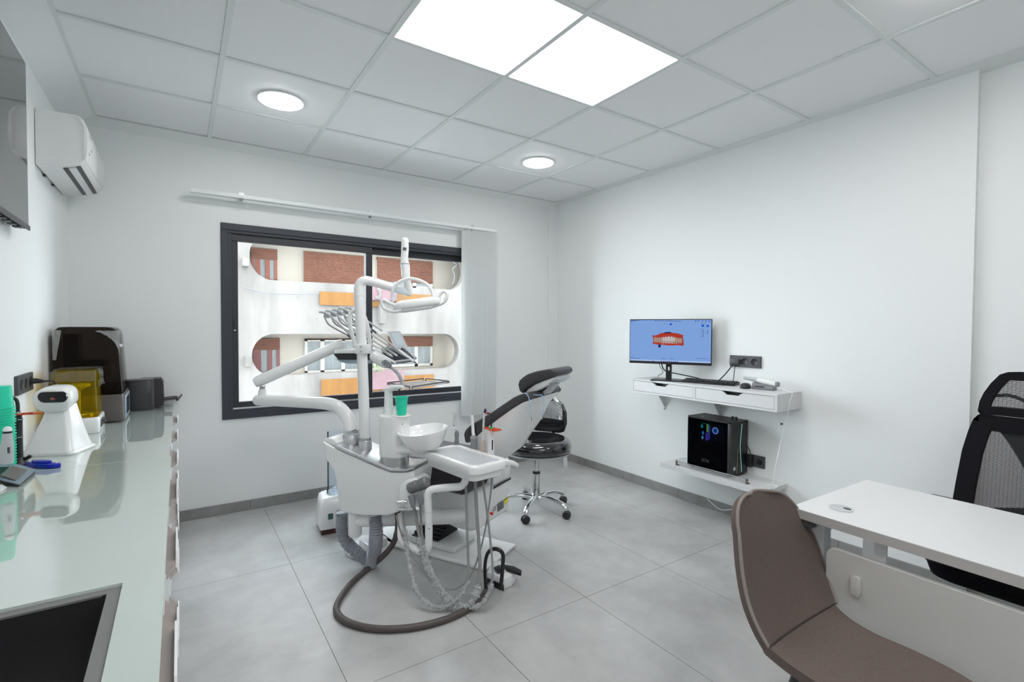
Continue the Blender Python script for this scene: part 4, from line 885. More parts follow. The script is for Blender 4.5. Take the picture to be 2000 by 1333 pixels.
slabpx('table_lid', [(651, 691), (653, 684.5), (664, 682.5), (742, 681), (746, 691)], 3.03, 3.26, M_white, t)
slabpx('table_band', [(650, 691.5), (744, 691.5), (742, 703), (660, 703)], 3.04, 3.25, M_black, t)
slabpx('table_tray', [(655, 702), (742, 702.5), (738, 708), (722, 711), (680, 711), (664, 708)], 3.05, 3.24, mat('blue_grey_tray', rgb(150, 164, 176), 0.35), t)
M_slate = mat('slate_silicone', rgb(84, 92, 104), 0.6)
Q = [at(734, 682, D=3.24), at(787, 678.5, D=3.24), at(810, 701, D=3.02), at(766, 706.5, D=3.02)]
nq = (Q[1]-Q[0]).cross(Q[3]-Q[0]).normalized(); nq = nq if nq.z > 0 else -nq
MB().prism(Q, nq*-0.02, 0.003, 1).build('instrument_mat', M_slate, t)
for i in range(6):
    u = (i+0.5)/6; MB().tube([Q[0].lerp(Q[1], u)+nq*0.004, Q[3].lerp(Q[2], u)+nq*0.004], 0.006, 8).build('instrument_groove', mat('slate_dark', rgb(56, 62, 72), 0.6) if i == 0 else MATS['slate_dark'], t)
MB().tube([Q[3]+V((0, -0.004, -0.004)), Q[2]+V((0, -0.004, -0.004))], 0.0075, 10).build('front_rail', M_lgrey, t)
MB().tube([Q[1]+V((0.006, 0, 0.002)), Q[2]+V((0.006, 0, 0.002))], 0.008, 10).build('side_rail', M_lgrey, t)
for x in (786, 789.5, 793): MB().cyl(at(x, 707, D=3.01), at(x, 711, D=3.01), 0.0022, None, 6).build('drip_pin', M_dgrey, t)
# control pod with key pad
a, c = at(727, 693, D=2.97), at(758, 713, D=2.93)
MB().tube([a, a.lerp(c, .12), a.lerp(c, .5), a.lerp(c, .9), c], [0.022, 0.033, 0.036, 0.030, 0.020], 20, 4, flat=1.0).build('control_pod', M_white, t, smooth=60)
kq = [at(x, y, D=2.895) for x, y in ((745, 706), (752, 702.5), (764, 711), (764, 717.5), (757, 720), (746, 713))]
kp = MB(); kp.prism(kq, AF*0.02, 0.003, 1); kp = kp.build('key_pad', M_mgrey, t)
for x, y in ((750, 708), (754.5, 711), (759, 714), (748.5, 711.5), (753, 714.5), (757.5, 717)): MB().ell(at(x, y, D=2.893), (0.005, 0.003, 0.004), None, 10, 6).build('key', M_lgrey, kp)
# screen plate
k = MB(); k.prism([at(756, 648, D=3.3), at(781, 647, D=3.3), at(798, 683, D=3.2), at(771, 681, D=3.2)], AF*0.012, 0.002, 1); dsp = k.build('display_panel', M_lgrey, t)
k = MB(); k.prism([at(764, 651, D=3.289), at(779, 650.5, D=3.289), at(790, 676, D=3.215), at(775, 675, D=3.215)], AF*0.004); k.build('display_glass', mat('pale_display', rgb(186, 198, 206), 0.15), dsp)
# looped grip behind the lamp post
MB().tube([at(x, y, D=2.95) for x, y in ((694, 674), (688, 655), (683, 632), (684, 615), (692, 606), (704, 607), (713, 622), (719, 645), (722, 668), (722, 684))], 0.012, 12, 4).build('grip_loop', M_white, t, smooth=60)
# metal tray on a curved bracket
MB().tube([at(758, 716, D=2.93), at(768, 721, D=2.93), at(779, 733, D=2.94), at(786, 748, D=2.95)], [0.013, 0.014, 0.015, 0.018], 14, 5, flat=0.7).build('tray_bracket', M_lgrey, t, smooth=60)
zt_ = 0.957; T4 = [at(757, 752.5, Z=zt_), at(829, 743.5, Z=zt_), at(877, 749, Z=zt_), at(803, 761, Z=zt_)]
MB().prism(T4, (0, 0, 0.002)).build('metal_tray', M_steel, t, smooth=0)
for i, (a, c) in enumerate(((T4[0], T4[1]), (T4[1], T4[2]), (T4[2], T4[3]), (T4[3], T4[0]))):
    for (f0, f1) in (((0.0, 0.97),) if i % 2 == 0 else ((0.06, 0.94),)):
        p0, p1 = a.lerp(c, f0), a.lerp(c, f1); MB().tube([p0+Z_*0.002, p0+Z_*0.013, p1+Z_*0.013, p1+Z_*0.002], 0.004, 8).build('tray_rim', mat('dark_tray_rim', rgb(84, 84, 86), 0.4) if i == 0 else MATS['dark_tray_rim'], t)
# instruments in the table, each with its whip arm and hose
ends = [(776, 712, 2.98), (768, 698, 3.04), (779, 698, 3.06), (791, 697.5, 3.08), (813, 710, 3.0)]
lab = ['dental handpiece on the instrument table, its hose looped farthest left', 'second dental handpiece from the near left on the instrument table',
       'middle one of the five dental handpieces on the instrument table', 'fourth dental handpiece from the near left on the instrument table', 'longest dental handpiece, its tip reaching past the right end of the instrument table']
for i in range(5):
    e = ends[i]; Dd = 3.05+0.035*i
    f = [(623+12.5*i, 610-2.2*i), (633+12.5*i, 613-2.2*i), (636+12.2*i, 624-2.2*i), (642+12*i, 634-2*i), (656+11*i, 643-2.5*i), (679+10*i, 655-4*i)]
    t = thing('dental_handpiece', lab[i], 'handpiece', at(e[0], e[1], D=e[2]), 'handpieces on the instrument table')
    a = at(*f[-1], D=Dd); c = at(e[0], e[1], D=e[2])
    MB().tube([at(*f[0], D=Dd), at(f[0][0]+8, f[0][1]+0.5, D=Dd), at(f[0][0]+18, f[0][1]+5, D=Dd), at(f[0][0]+36, f[0][1]+20, D=Dd), at(f[0][0]+62+3*i, f[0][1]+46, D=Dd+0.02)], [0.005, 0.008, 0.007, 0.006, 0.006], 10, 4).build('whip_arm', M_lgrey, t)
    MB().prism([at(f[0][0]+7, f[0][1]-0.5, D=Dd), at(f[0][0]+19, f[0][1]+1, D=Dd), at(f[0][0]+20, f[0][1]+12, D=Dd), at(f[0][0]+13, f[0][1]+11, D=Dd)], AF*0.006, 0.001, 1).build('hose_guide', M_lgrey, t)
    MB().tube([at(f[1][0], f[1][1]+3, D=Dd-0.01)]+[at(x, y, D=Dd-0.01) for x, y in f[2:]], 0.005, 10, 5).build('hose', M_hose, t)
    MB().tube([a, a.lerp(c, 0.18)], [0.0075, 0.008], 10).build('grip_joint', M_dgrey, t)
    MB().tube([a.lerp(c, 0.17), a.lerp(c, 0.6), a.lerp(c, 0.66)], [0.0052, 0.0055, 0.0075], 12).build('stem', M_lgrey, t)
    MB().tube([a.lerp(c, 0.65), a.lerp(c, 0.70), a.lerp(c, 0.93), a.lerp(c, 0.96)], [0.0075, 0.0095, 0.0085, 0.006], 14).build('handle', M_white2 if i in (0, 4) else M_steel, t)
    MB().tube([a.lerp(c, 0.955), c], [0.004, 0.0035], 10).build('tip', M_chrome if i != 4 else M_dgrey, t)

# ------------------------------------------------------------------ operating lamp on its pole
t = thing('operating_lamp', 'white operating lamp with ring handle on a tall bent pole beside the window', 'lamp', P_lamp)
pp = [P_lamp+Z_*0.02, at(711, 800, D=2.655), at(707, 690, D=2.66), at(703, 610, D=2.665), at(701, 575, D=2.67), at(702.5, 557, D=2.675), at(711, 549, D=2.68), at(725, 550, D=2.70), at(760, 560, D=2.74), at(803, 572, D=2.80)]
MB().tube(pp, [0.0285, 0.0285, 0.0275, 0.0265, 0.026, 0.026, 0.0255, 0.025, 0.024, 0.023], 24, 5).build('pole', M_white, t, smooth=60)
q = at(701.3, 578, D=2.67); MB().lathe([(0.0262, -0.004), (0.0275, -0.003), (0.0275, 0.003), (0.0262, 0.004)], q).build('pole_ring', M_white2, t)
q = at(708.5, 682, D=2.655); k = MB(); k.box(q, (0.07, 0.062, 0.052), (AR, AF, Z_), 0.004, 2); cl_ = k.build('pole_clamp', M_white2, t)
for dx in (-0.012, ): 
    for dz in (0.012, -0.013):
        MB().cyl(q+AR*0.0-AF*0.031+Z_*dz, q+AR*0.0-AF*0.035+Z_*dz, 0.006, None, 12).build('clamp_screw', M_steel, cl_)
        MB().cyl(q-AR*0.034+Z_*dz, q-AR*0.052+Z_*dz, 0.0025, None, 8).build('clamp_bolt', M_steel, cl_)
q0 = at(796, 556, D=2.77)
MB().tube([at(800, 571, D=2.79), at(793, 541, D=2.76), at(792, 526, D=2.76), at(791, 517, D=2.76), at(790, 505, D=2.76), at(791, 486, D=2.76), at(791, 470, D=2.76), at(791, 465, D=2.76)], [0.021, 0.0235, 0.025, 0.0255, 0.0205, 0.021, 0.020, 0.013], 20, 4).build('lamp_post', M_white, t, smooth=60)
q = at(791, 516, D=2.76); MB().lathe([(0.024, -0.004), (0.0268, -0.003), (0.0268, 0.003), (0.024, 0.004)], q).build('post_ring', M_lgrey, t)
for i in range(3): MB().box(at(788+2.4*i, 486.5, D=2.738), (0.0045, 0.003, 0.016), (AR, AF, Z_)).build('scale_mark', M_dgrey, t, smooth=0)
MB().tube([at(x, y, D=2.72) for x, y in ((768, 590), (765.5, 578), (768, 565), (774, 556), (784, 549), (802, 544.5), (820, 548.5), (834, 556), (842, 566), (847, 579))], 0.0095, 14, 4).build('ring_handle', M_white, t, smooth=60)
a, c = at(770, 600, D=2.71), at(857, 588, D=2.76); lx = (c-a).normalized(); ly = Z_.cross(lx).normalized(); lz = lx.cross(ly)
def lr(s, hh, dd, up0): return [a+lx*s+lz*(p[1]+up0)+ly*p[0] for p in rrect(dd, hh, min(hh, dd)*0.42, 5)]
Ln = (c-a).length
MB().rings([lr(-0.012, 0.02, 0.06, -0.01), lr(0.0, 0.042, 0.12, -0.004), lr(0.04, 0.054, 0.15, 0.0), lr(Ln-0.04, 0.054, 0.15, 0.0), lr(Ln, 0.042, 0.12, -0.002), lr(Ln+0.010, 0.02, 0.06, 0.0)]).build('lamp_head', M_white, t, smooth=60)
MB().rings([[p-lz*0.012 for p in lr(0.02, 0.018, 0.10, -0.012)], [p-lz*0.016 for p in lr(0.05, 0.02, 0.13, -0.012)], [p-lz*0.016 for p in lr(Ln-0.05, 0.02, 0.13, -0.012)], [p-lz*0.012 for p in lr(Ln-0.02, 0.018, 0.10, -0.012)]]).build('lens', mat('lamp_lens', (0.66, 0.68, 0.70, 1), 0.12), t, smooth=60)
MB().tube([at(x, y, D=2.66) for x, y in ((785, 602), (772, 597), (760, 592), (750, 586.5), (745.5, 590), (748, 600), (757, 606), (772, 609), (785, 606))], 0.0095, 12, 4).build('side_grip', M_white, t, smooth=60)
MB().tube([at(x, y, D=2.72) for x, y in ((845, 589), (855, 582), (861, 573), (867, 569.5), (872.5, 574), (872, 583), (866, 591), (855, 596), (842, 597))], 0.0095, 12, 4).build('side_grip', M_white, t, smooth=60)
k = MB(); k.lathe([(0.0, 0.0), (0.038, 0.0), (0.04, 0.003), (0.038, 0.006), (0.0, 0.006)], at(782, 574, D=2.71), -AF+V((0.2, 0, 0.2)), 24); k.build('splash_disc', M_clear, t)

# ------------------------------------------------------------------ assistant arm, tray and its instruments
t = assist = thing('assistant_tray', 'white instrument tray on a bent white tube arm, nearest side of the dental chair', 'tray', at(790, 1012, D=2.5))
E1, E2 = V((0.14, -0.99, 0)).normalized(), V((0.99, 0.14, 0)).normalized(); TC = V((1.165, 2.15, 0)); TZ = 0.668
def TP(a, b, z): return TC+E1*a+E2*b+Z_*z
def tr(w, d, r, z, da=0, db=0): return [TP(p[0]+da, p[1]+db, z) for p in rrect(w, d, r, 6)]
k = MB(); k.rings([tr(0.36, 0.165, 0.035, TZ-0.078), tr(0.395, 0.19, 0.035, TZ-0.070), tr(0.405, 0.20, 0.035, TZ-0.042), tr(0.43, 0.215, 0.04, TZ-0.036), tr(0.432, 0.217, 0.04, TZ-0.004), tr(0.426, 0.211, 0.038, TZ), tr(0.372, 0.166, 0.022, TZ), tr(0.368, 0.162, 0.02, TZ-0.006)], True, True); k.build('tray_shell', M_white, t, smooth=50)
k = MB(); k.rings([tr(0.366, 0.160, 0.02, TZ-0.0058), tr(0.366, 0.160, 0.02, TZ-0.0045)]); k.build('tray_mat', M_lgrey, t)
k = MB(); k.prism([TP(0.214, b, TZ+z) for b, z in ((0.084, 0.0), (0.115, -0.003), (0.145, -0.012), (0.172, -0.030), (0.176, -0.046), (0.166, -0.048), (0.135, -0.032), (0.084, -0.026))], E1*-0.428, 0.004, 2); k.build('tray_lip', M_white, t, smooth=50)
# holder rail at the back
k = MB(); k.box(TP(0.02, 0.128, TZ-0.03), (0.34, 0.05, 0.025), (E1, E2, Z_), 0.008, 2); k.build('holder_rail', M_white, t)
arm = fillet([up_(783, 1006, 0.05), at(783, 1030, D=2.50), at(783, 1055, D=2.48), at(800, 1068, D=2.44), at(836, 1086, D=2.40), at(838, 1040, D=2.40), at(835, 958, D=2.40), at(860, 954, D=2.40), at(905, 951, D=2.40), at(912, 930, D=2.40), at(912, 912, D=2.40)], 0.055, 6)
MB().tube(arm, 0.0185, 18).build('tube_arm', M_white, t, smooth=60)
for x, y in ((836, 1022), (836, 1000)): MB().lathe([(0.0186, -0.001), (0.0192, -0.0005), (0.0192, 0.0005), (0.0186, 0.001)], at(836.5, y, D=2.40)).build('tube_joint', M_lgrey, t)
MB().cyl(at(838, 1033, D=2.383), at(838, 1033, D=2.378), 0.003, None, 8).build('set_screw', M_dgrey, t)

# instruments standing in the rail (hoses and clear sleeves belong to them)
def hose_path(pts, D0, D1, D2):
    """picture path; distance runs D0 (start) -> D1 (lowest point) -> D2 (end)"""
    ys = [p[1] for p in pts]; m = ys.index(max(ys)); out = []
    for i, p in enumerate(pts):
        if i <= m: f = ((p[1]-ys[0])/max(1, ys[m]-ys[0])); D = D0+(D1-D0)*f
        else: f = ((p[1]-ys[-1])/max(1, ys[m]-ys[-1])); D = D2+(D1-D2)*f
        q = at(p[0], p[1], D=D); q.z = max(q.z, 0.018); out.append(q)
    return out
def sleeve(P, r, par, seed, i0, i1):
    Q, _ = smooth_path(P, [r]*len(P), 14); Q = Q[int(len(Q)*i0):int(len(Q)*i1)]; rr = random.Random(seed)
    k = MB(); rs = [r*rr.uniform(0.72, 1.28) for _ in Q]; n = 9; T = None; rings = []
    N = None
    for i, q in enumerate(Q):
        d = (Q[min(i+1, len(Q)-1)]-Q[max(i-1, 0)]).normalized()
        if N is None: N = d.orthogonal().normalized()
        N = (N-d*N.dot(d)).normalized(); B = d.cross(N)
        rings.append([q+(N*math.cos(2*math.pi*j/n)+B*math.sin(2*math.pi*j/n))*rs[i]*rr.uniform(0.75, 1.2) for j in range(n)])
    k.rings(rings, True, False); return k.build('clear_sleeve', M_film, par, smooth=0)
def instr(name, label, cat, base, paths, rh, sl, D2=2.50):
    t = thing(name, label, cat, base)
    P = hose_path(paths, 2.42, 2.255, D2)
    MB().tube([base]+[P[0]+Z_*0.0]+P[1:], rh, 10, 10).build('hose', M_hose, t)
    if sl: sleeve(P, rh*1.95, t, sum(map(ord, name)), *sl)
    return t
b1, b2, b3, b4 = TP(-0.13, 0.128, TZ), TP(0.005, 0.128, TZ), TP(0.075, 0.128, TZ), TP(0.125, 0.128, TZ)
def holderpt(x, y): # point on the vertical plane of the holder rail
    n = E2; return onp(x, y, TP(0, 0.128, 0), n)
b1, b2, b3, b4 = [holderpt(x, 884) for x in (892, 925, 943, 959)]
for b_ in (b1, b2, b3, b4): b_.z = TZ-0.018
t = instr('air_water_syringe', 'grey air water syringe with thin bent metal tip, leftmost behind the white tray', 'syringe', b1, [(908, 935), (911, 1000), (914, 1080), (914, 1125), (903, 1160), (870, 1186), (840, 1182), (815, 1158), (803, 1120), (795, 1075), (790, 1030), (786, 1000)], 0.006, (0.30, 0.90))
MB().lathe([(0, 0), (0.012, 0), (0.013, 0.02), (0.010, 0.045), (0.013, 0.055), (0.012, 0.075), (0.006, 0.085), (0, 0.086)], b1, Z_, 16).build('grip', M_mgrey, t)
MB().tube([b1+Z_*0.085]+[holderpt(x, y) for x, y in ((889, 842), (886, 828), (888, 816), (893, 810))], [0.004, 0.0025, 0.0022, 0.002, 0.002], 8, 4).build('tip', M_chrome, t)
MB().sheet([[holderpt(886+i*2.6+(j % 2), 806+j*9)-E2*(0.006+0.003*((i+j) % 2)) for j in range(4)] for i in range(4)]).build('clear_bag', M_film, t, smooth=0)
t = instr('suction_handpiece', 'grey suction handpiece with a wide white tube, second from left behind the white tray', 'suction handpiece', b2, [(928, 935), (931, 1000), (935, 1060), (937, 1120), (925, 1172), (893, 1191), (868, 1166), (845, 1130), (828, 1090), (818, 1040), (807, 985)], 0.0085, (0.34, 0.88))
MB().lathe([(0, 0), (0.017, 0), (0.018, 0.03), (0.0165, 0.06), (0.020, 0.068), (0.016, 0.078), (0.009, 0.084), (0, 0.085)], b2, Z_, 16).build('grip', M_mgrey, t)
MB().tube([b2+Z_*0.083]+[holderpt(x, y) for x, y in ((924, 845), (923, 825), (922, 812))], [0.009, 0.0082, 0.008, 0.0085], 12).build('tip', M_white2, t)
t = instr('saliva_ejector', 'slim white saliva ejector with navy tip, third from left behind the white tray', 'saliva ejector', b3, [(943, 935), (951, 1000), (958, 1060), (962, 1128), (946, 1174), (915, 1188), (880, 1170), (852, 1135), (836, 1095), (824, 1040), (820, 972)], 0.0055, (0.32, 0.86))
MB().lathe([(0, 0), (0.012, 0), (0.013, 0.03), (0.012, 0.055), (0.009, 0.07), (0, 0.071)], b3, Z_, 16).build('grip', mat('beige_grip', rgb(186, 176, 166), 0.5), t)
MB().tube([b3+Z_*0.068]+[holderpt(x, y) for x, y in ((944, 840), (945, 818), (947, 806))], 0.0048, 10).build('tube', M_white2, t)
MB().tube([holderpt(946.8, 806.5), holderpt(948.5, 799.5)], 0.0065, 10).build('tip', M_navy, t)
t = thing('curing_light', 'white curing light with orange shield and red tip, rightmost behind the white tray', 'curing light', b4)
P = hose_path([(961, 935), (952, 1010), (938, 1075), (916, 1130), (880, 1152), (840, 1130), (805, 1085), (783, 1040), (774, 1008)], 2.42, 2.30, 2.52)
MB().tube([b4]+P, 0.0042, 8, 10).build('hose', M_hose, t)
zs = holderpt(958, 838).z
MB().rings([[V((b4.x, b4.y, z))+E1*p[0]+E2*p[1] for p in rrect(w, w, 0.004, 3)] for z, w in ((b4.z, 0.026), (b4.z+0.02, 0.027), (zs-0.004, 0.024))]).build('body', M_white2, t, smooth=50)
MB().bb(0, 0.001, 0, 0.001, 0, 0.001)
MB().box(V((b4.x, b4.y, b4.z+0.06))+E1*0.0125-E2*0.002, (0.002, 0.008, 0.05), (E1, E2, Z_)).build('button_strip', M_black, t, smooth=0)
sp_ = V((b4.x, b4.y, zs))
k = MB(); k.prism([sp_+E1*x+E2*y+Z_*(-0.02*x) for x, y in ((-0.040, -0.020), (0.02, -0.030), (0.055, -0.026), (0.064, -0.005), (0.060, 0.020), (0.03, 0.032), (-0.030, 0.024), (-0.044, 0.004))], (0, 0, 0.003), 0.001, 1); k.build('shield', M_orange, t)
MB().lathe([(0, -0.003), (0.012, -0.003), (0.012, 0.008), (0.006, 0.010), (0, 0.010)], sp_, Z_, 14).build('green_collar', mat('green_collar', (0.02, 0.38, 0.16, 1), 0.4), t)
MB().tube([sp_+Z_*0.008]+[holderpt(x, y) for x, y in ((960, 824), (959.5, 814), (957, 809), (953, 807.5))], 0.0042, 10, 4).build('light_guide', M_black, t)
MB().ell(holderpt(952, 807.5), (0.008, 0.006, 0.0065), None, 12, 8).build('red_tip', M_red, t)

# ------------------------------------------------------------------ foot pedal with its long dark hose
t = thing('foot_pedal', 'white foot pedal with black carrying loop and a long dark hose curling over the floor', 'foot control', at(983, 1140, Z=0))
base = [at(x, y, Z=0) for x, y in ((951, 1140), (984, 1154), (1000, 1147), (1012, 1131), (976, 1117), (962, 1119))]
MB().prism(base, (0, 0, 0.062), 0.008, 3).build('housing', M_white, t)
MB().prism([at(x, y, Z=0) for x, y in ((949, 1141), (984, 1156.5), (984, 1154.5), (950, 1139.5))], (0, 0, 0.03), 0.002, 1).build('front_bumper', M_black, t)
MB().prism([at(x, y, Z=0.064) for x, y in ((983, 1107), (1004, 1111), (1019, 1119), (1018, 1127), (1008, 1124), (990, 1117))], (0, 0, 0.014), 0.004, 2).build('pedal_pad', M_black, t)
MB().prism([at(x, y, Z=0.064) for x, y in ((964, 1113), (976, 1108), (985, 1113), (984, 1120), (972, 1122))], (0, 0, 0.014), 0.004, 2).build('pedal_pad', M_black, t)
MB().lathe([(0, 0), (0.012, 0), (0.012, 0.012), (0.006, 0.016), (0, 0.016)], at(977, 1112, Z=0.078)).build('pedal_knob', M_dgrey, t)
A = [(949, 1150), (947, 1110), (951, 1085), (960, 1074), (973, 1074), (982, 1083), (982, 1105), (978, 1152)]
MB().tube([at(x, y, D=2.36 if i < 4 else 2.33) for i, (x, y) in enumerate(A)], 0.0095, 12, 5, flat=0.8).build('carrying_loop', M_black, t, smooth=60)
hp = [up_(776, 1000, 0.03), at(777, 1030, D=2.60), at(770, 1058, D=2.61), at(752, 1083, D=2.62)] + [at(x, y, Z=0.0152) for x, y in ((726, 1106), (686, 1140), (660, 1178), (660, 1200), (684, 1218), (735, 1229), (800, 1227), (860, 1214), (905, 1195), (936, 1172), (953, 1150), (962, 1138))]
MB().tube(hp, 0.0148, 16, 8).build('hose', M_umber, t, smooth=60)

# ------------------------------------------------------------------ white pump box on the floor behind the unit
F = V((0.715, 3.18, 0)); ax = axz(-6)
t = thing('water_pump_box', 'white pump box with green switch on the floor behind the dental unit', 'pump', F+ax[0]*0.1+ax[1]*0.11)
def PB(a, b, z): return F+ax[0]*a+ax[1]*b+Z_*z
def prr(a0, a1, b0, b1, r, z): return [PB((a0+a1)/2+p[0], (b0+b1)/2+p[1], z) for p in rrect(a1-a0, b1-b0, r, 5)]
MB().rings([prr(0, 0.21, 0, 0.22, 0.015, 0.035), prr(-.003, 0.213, -.003, 0.223, 0.017, 0.04), prr(0, 0.21, 0, 0.22, 0.017, 0.10), prr(0.006, 0.204, 0.006, 0.214, 0.02, 0.17), prr(0.014, 0.196, 0.03, 0.205, 0.03, 0.215), prr(0.03, 0.18, 0.05, 0.19, 0.03, 0.225)]).build('casing', M_white, t, smooth=50)
MB().box(PB(0.105, 0.11, 0.019), (0.19, 0.20, 0.034), ax).build('base_tray', mat('maroon_base', (0.07, 0.02, 0.02, 1), 0.4), t)
sw = MB(); sw.box(PB(0.062, -0.003, 0.115), (0.028, 0.006, 0.034), ax, 0.001, 1); sw = sw.build('switch_frame', M_black, t)
MB().box(PB(0.062, -0.006, 0.115), (0.020, 0.004, 0.026), ax, 0.001, 1).build('green_rocker', mat('dark_green_rocker', (0.01, 0.14, 0.07, 1), 0.3), sw)
for a in (0.108, 0.142):
    for z in (0.135, 0.105): MB().lathe([(0, 0.012), (0.010, 0.012), (0.011, 0.0), (0, 0.0)], PB(a, -0.001, z), -ax[1], 14).build('knob', M_black, t)
MB().cyl(PB(0.127, -0.001, 0.078), PB(0.127, -0.004, 0.078), 0.004, None, 8).build('bolt', M_dgrey, t)
MB().lathe([(0.066, 0.222), (0.066, 0.23), (0.060, 0.26), (0.060, 0.62), (0.059, 0.62), (0.059, 0.26), (0.064, 0.23)], PB(0.12, 0.12, 0)).build('clear_cylinder', M_clear, t, smooth=50)
rr = random.Random(4); g = [[PB(0.12, 0.12, 0)+V((math.cos(u*6.283/12)*(0.03+0.02*j+rr.uniform(-.008, .008)), math.sin(u*6.283/12)*(0.03+0.02*j+rr.uniform(-.008, .008)), 0.229+rr.uniform(0.0, 0.03)*(j < 2))) for j in range(3)] for u in range(13)]
MB().sheet(g).build('crumpled_film', M_film, t, smooth=0)
# ------------------------------------------------------------------ dentist's stool
c = V((2.10, 2.80, 0)); t = thing('stool', 'black film-covered saddle stool on a chrome five-spoke base beside the dental chair', 'stool', c)
for i, a in enumerate((217, 289, 1, 73, 145)):
    d = V((math.cos(math.radians(a)), math.sin(math.radians(a)), 0))
    lg = MB().tube([c+d*0.02+Z_*0.098, c+d*0.10+Z_*0.110, c+d*0.20+Z_*0.098, c+d*0.245+Z_*0.078, c+d*0.25+Z_*0.060], [0.027, 0.023, 0.020, 0.019, 0.018], 14, 5, flat=0.7).build('leg', M_chrome, t, smooth=60)
    w = c+d*0.252; ax = axz(a+random.uniform(-50, 50))
    k = MB()
    for s in (-1, 1): k.lathe([(0, -0.006), (0.024, -0.008), (0.028, -0.004), (0.028, 0.004), (0.024, 0.008), (0, 0.008)], w+ax[1]*0.012*s+Z_*0.0282, ax[1], 16)
    k.build('caster', M_black, t)
    MB().tube([w+Z_*0.062, w+Z_*0.046, w+ax[0]*0.012+Z_*0.030], [0.014, 0.016, 0.012], 12, 3).build('caster_hood', M_dgrey, t)
MB().lathe([(0, 0.07), (0.028, 0.07), (0.034, 0.085), (0.034, 0.11), (0.027, 0.13), (0.026, 0.27), (0, 0.27)], c).build('base_column', M_chrome, t)
MB().lathe([(0, 0.268), (0.0275, 0.268), (0.0275, 0.282), (0, 0.283)], c).build('column_collar', M_black, t)
MB().lathe([(0, 0.28), (0.016, 0.28), (0.016, 0.42), (0, 0.42)], c).build('gas_lift', M_chrome, t)
MB().box(c+V((0, 0, 0.415)), (0.16, 0.16, 0.018), None, 0.004, 1).build('seat_plate', M_black, t)
MB().lathe([(0, 0.418), (0.18, 0.412), (0.228, 0.418), (0.232, 0.430), (0, 0.43)], c+V((0.01, 0, 0))).build('seat_pan', M_lgrey, t, smooth=60)
MB().lathe([(0, 0.428), (0.20, 0.428), (0.228, 0.434), (0.241, 0.452), (0.243, 0.472), (0.236, 0.498), (0.218, 0.517), (0.19, 0.525), (0.15, 0.517), (0.10, 0.504), (0.0, 0.497)], c+V((0.01, 0, 0)), seg=40).build('seat_cushion', M_blackgloss, t, smooth=70)
bd = V((0.86, 0.51, 0)).normalized(); bs = V((-bd.y, bd.x, 0)); R = []
for z, rad, hw, th in ((0.525, 0.232, 0.10, 0.022), (0.54, 0.236, 0.135, 0.030), (0.60, 0.246, 0.155, 0.034), (0.68, 0.250, 0.150, 0.034), (0.74, 0.246, 0.12, 0.030), (0.768, 0.240, 0.075, 0.020), (0.776, 0.236, 0.04, 0.010)):
    ring = []
    for q in range(24):
        a = 2*math.pi*q/24; s = math.cos(a)*hw; n = math.sin(a)*th
        curv = -1.6*s*s
        ring.append(c+bd*(rad+n+curv)+bs*s+Z_*z)
    R.append(ring)
MB().rings(R).build('backrest', M_blackgloss, t, smooth=70)
MB().tube([c+bd*0.09+Z_*0.413, c+bd*0.30+Z_*0.408, c+bd*0.335+Z_*0.44, c+bd*0.325+Z_*0.60, c+bd*0.295+Z_*0.66], 0.013, 12, 4, flat=0.5).build('back_bar', M_dgrey, t)
kb = c+V((0.285, 0.0, 0.398)); MB().cyl(c+V((0.10, 0.0, 0.404)), kb, 0.007, None, 10).build('knob_rod', M_black, t)
MB().lathe([(0, -0.015), (0.02, -0.018), (0.03, -0.008), (0.03, 0.008), (0.02, 0.018), (0, 0.015)], kb, V((0.8, -0.6, 0)), 8).build('tilt_knob', M_black, t, smooth=20)
MB().box(c+V((0.258, -0.012, 0.335)), (0.030, 0.007, 0.12), (V((0.8, -0.6, 0)), V((0.6, 0.8, 0)), V((-0.08, 0.05, 1)).normalized()), 0.002, 1).build('height_lever', M_chrome, t)
rr = random.Random(9); g = []
for i in range(9):
    row = []
    for j in range(7):
        s = -0.13+0.26*i/8; z = 0.63+0.155*j/6
        row.append(c+bd*(0.205-1.6*s*s+0.035*(j/6.0)**3+rr.uniform(-0.006, 0.006))+bs*s*(1-0.5*(j/6)**4)+Z_*(z+rr.uniform(-.004, .004)))
    g.append(row)
MB().sheet(g).build('plastic_wrap', M_film, t, smooth=0)

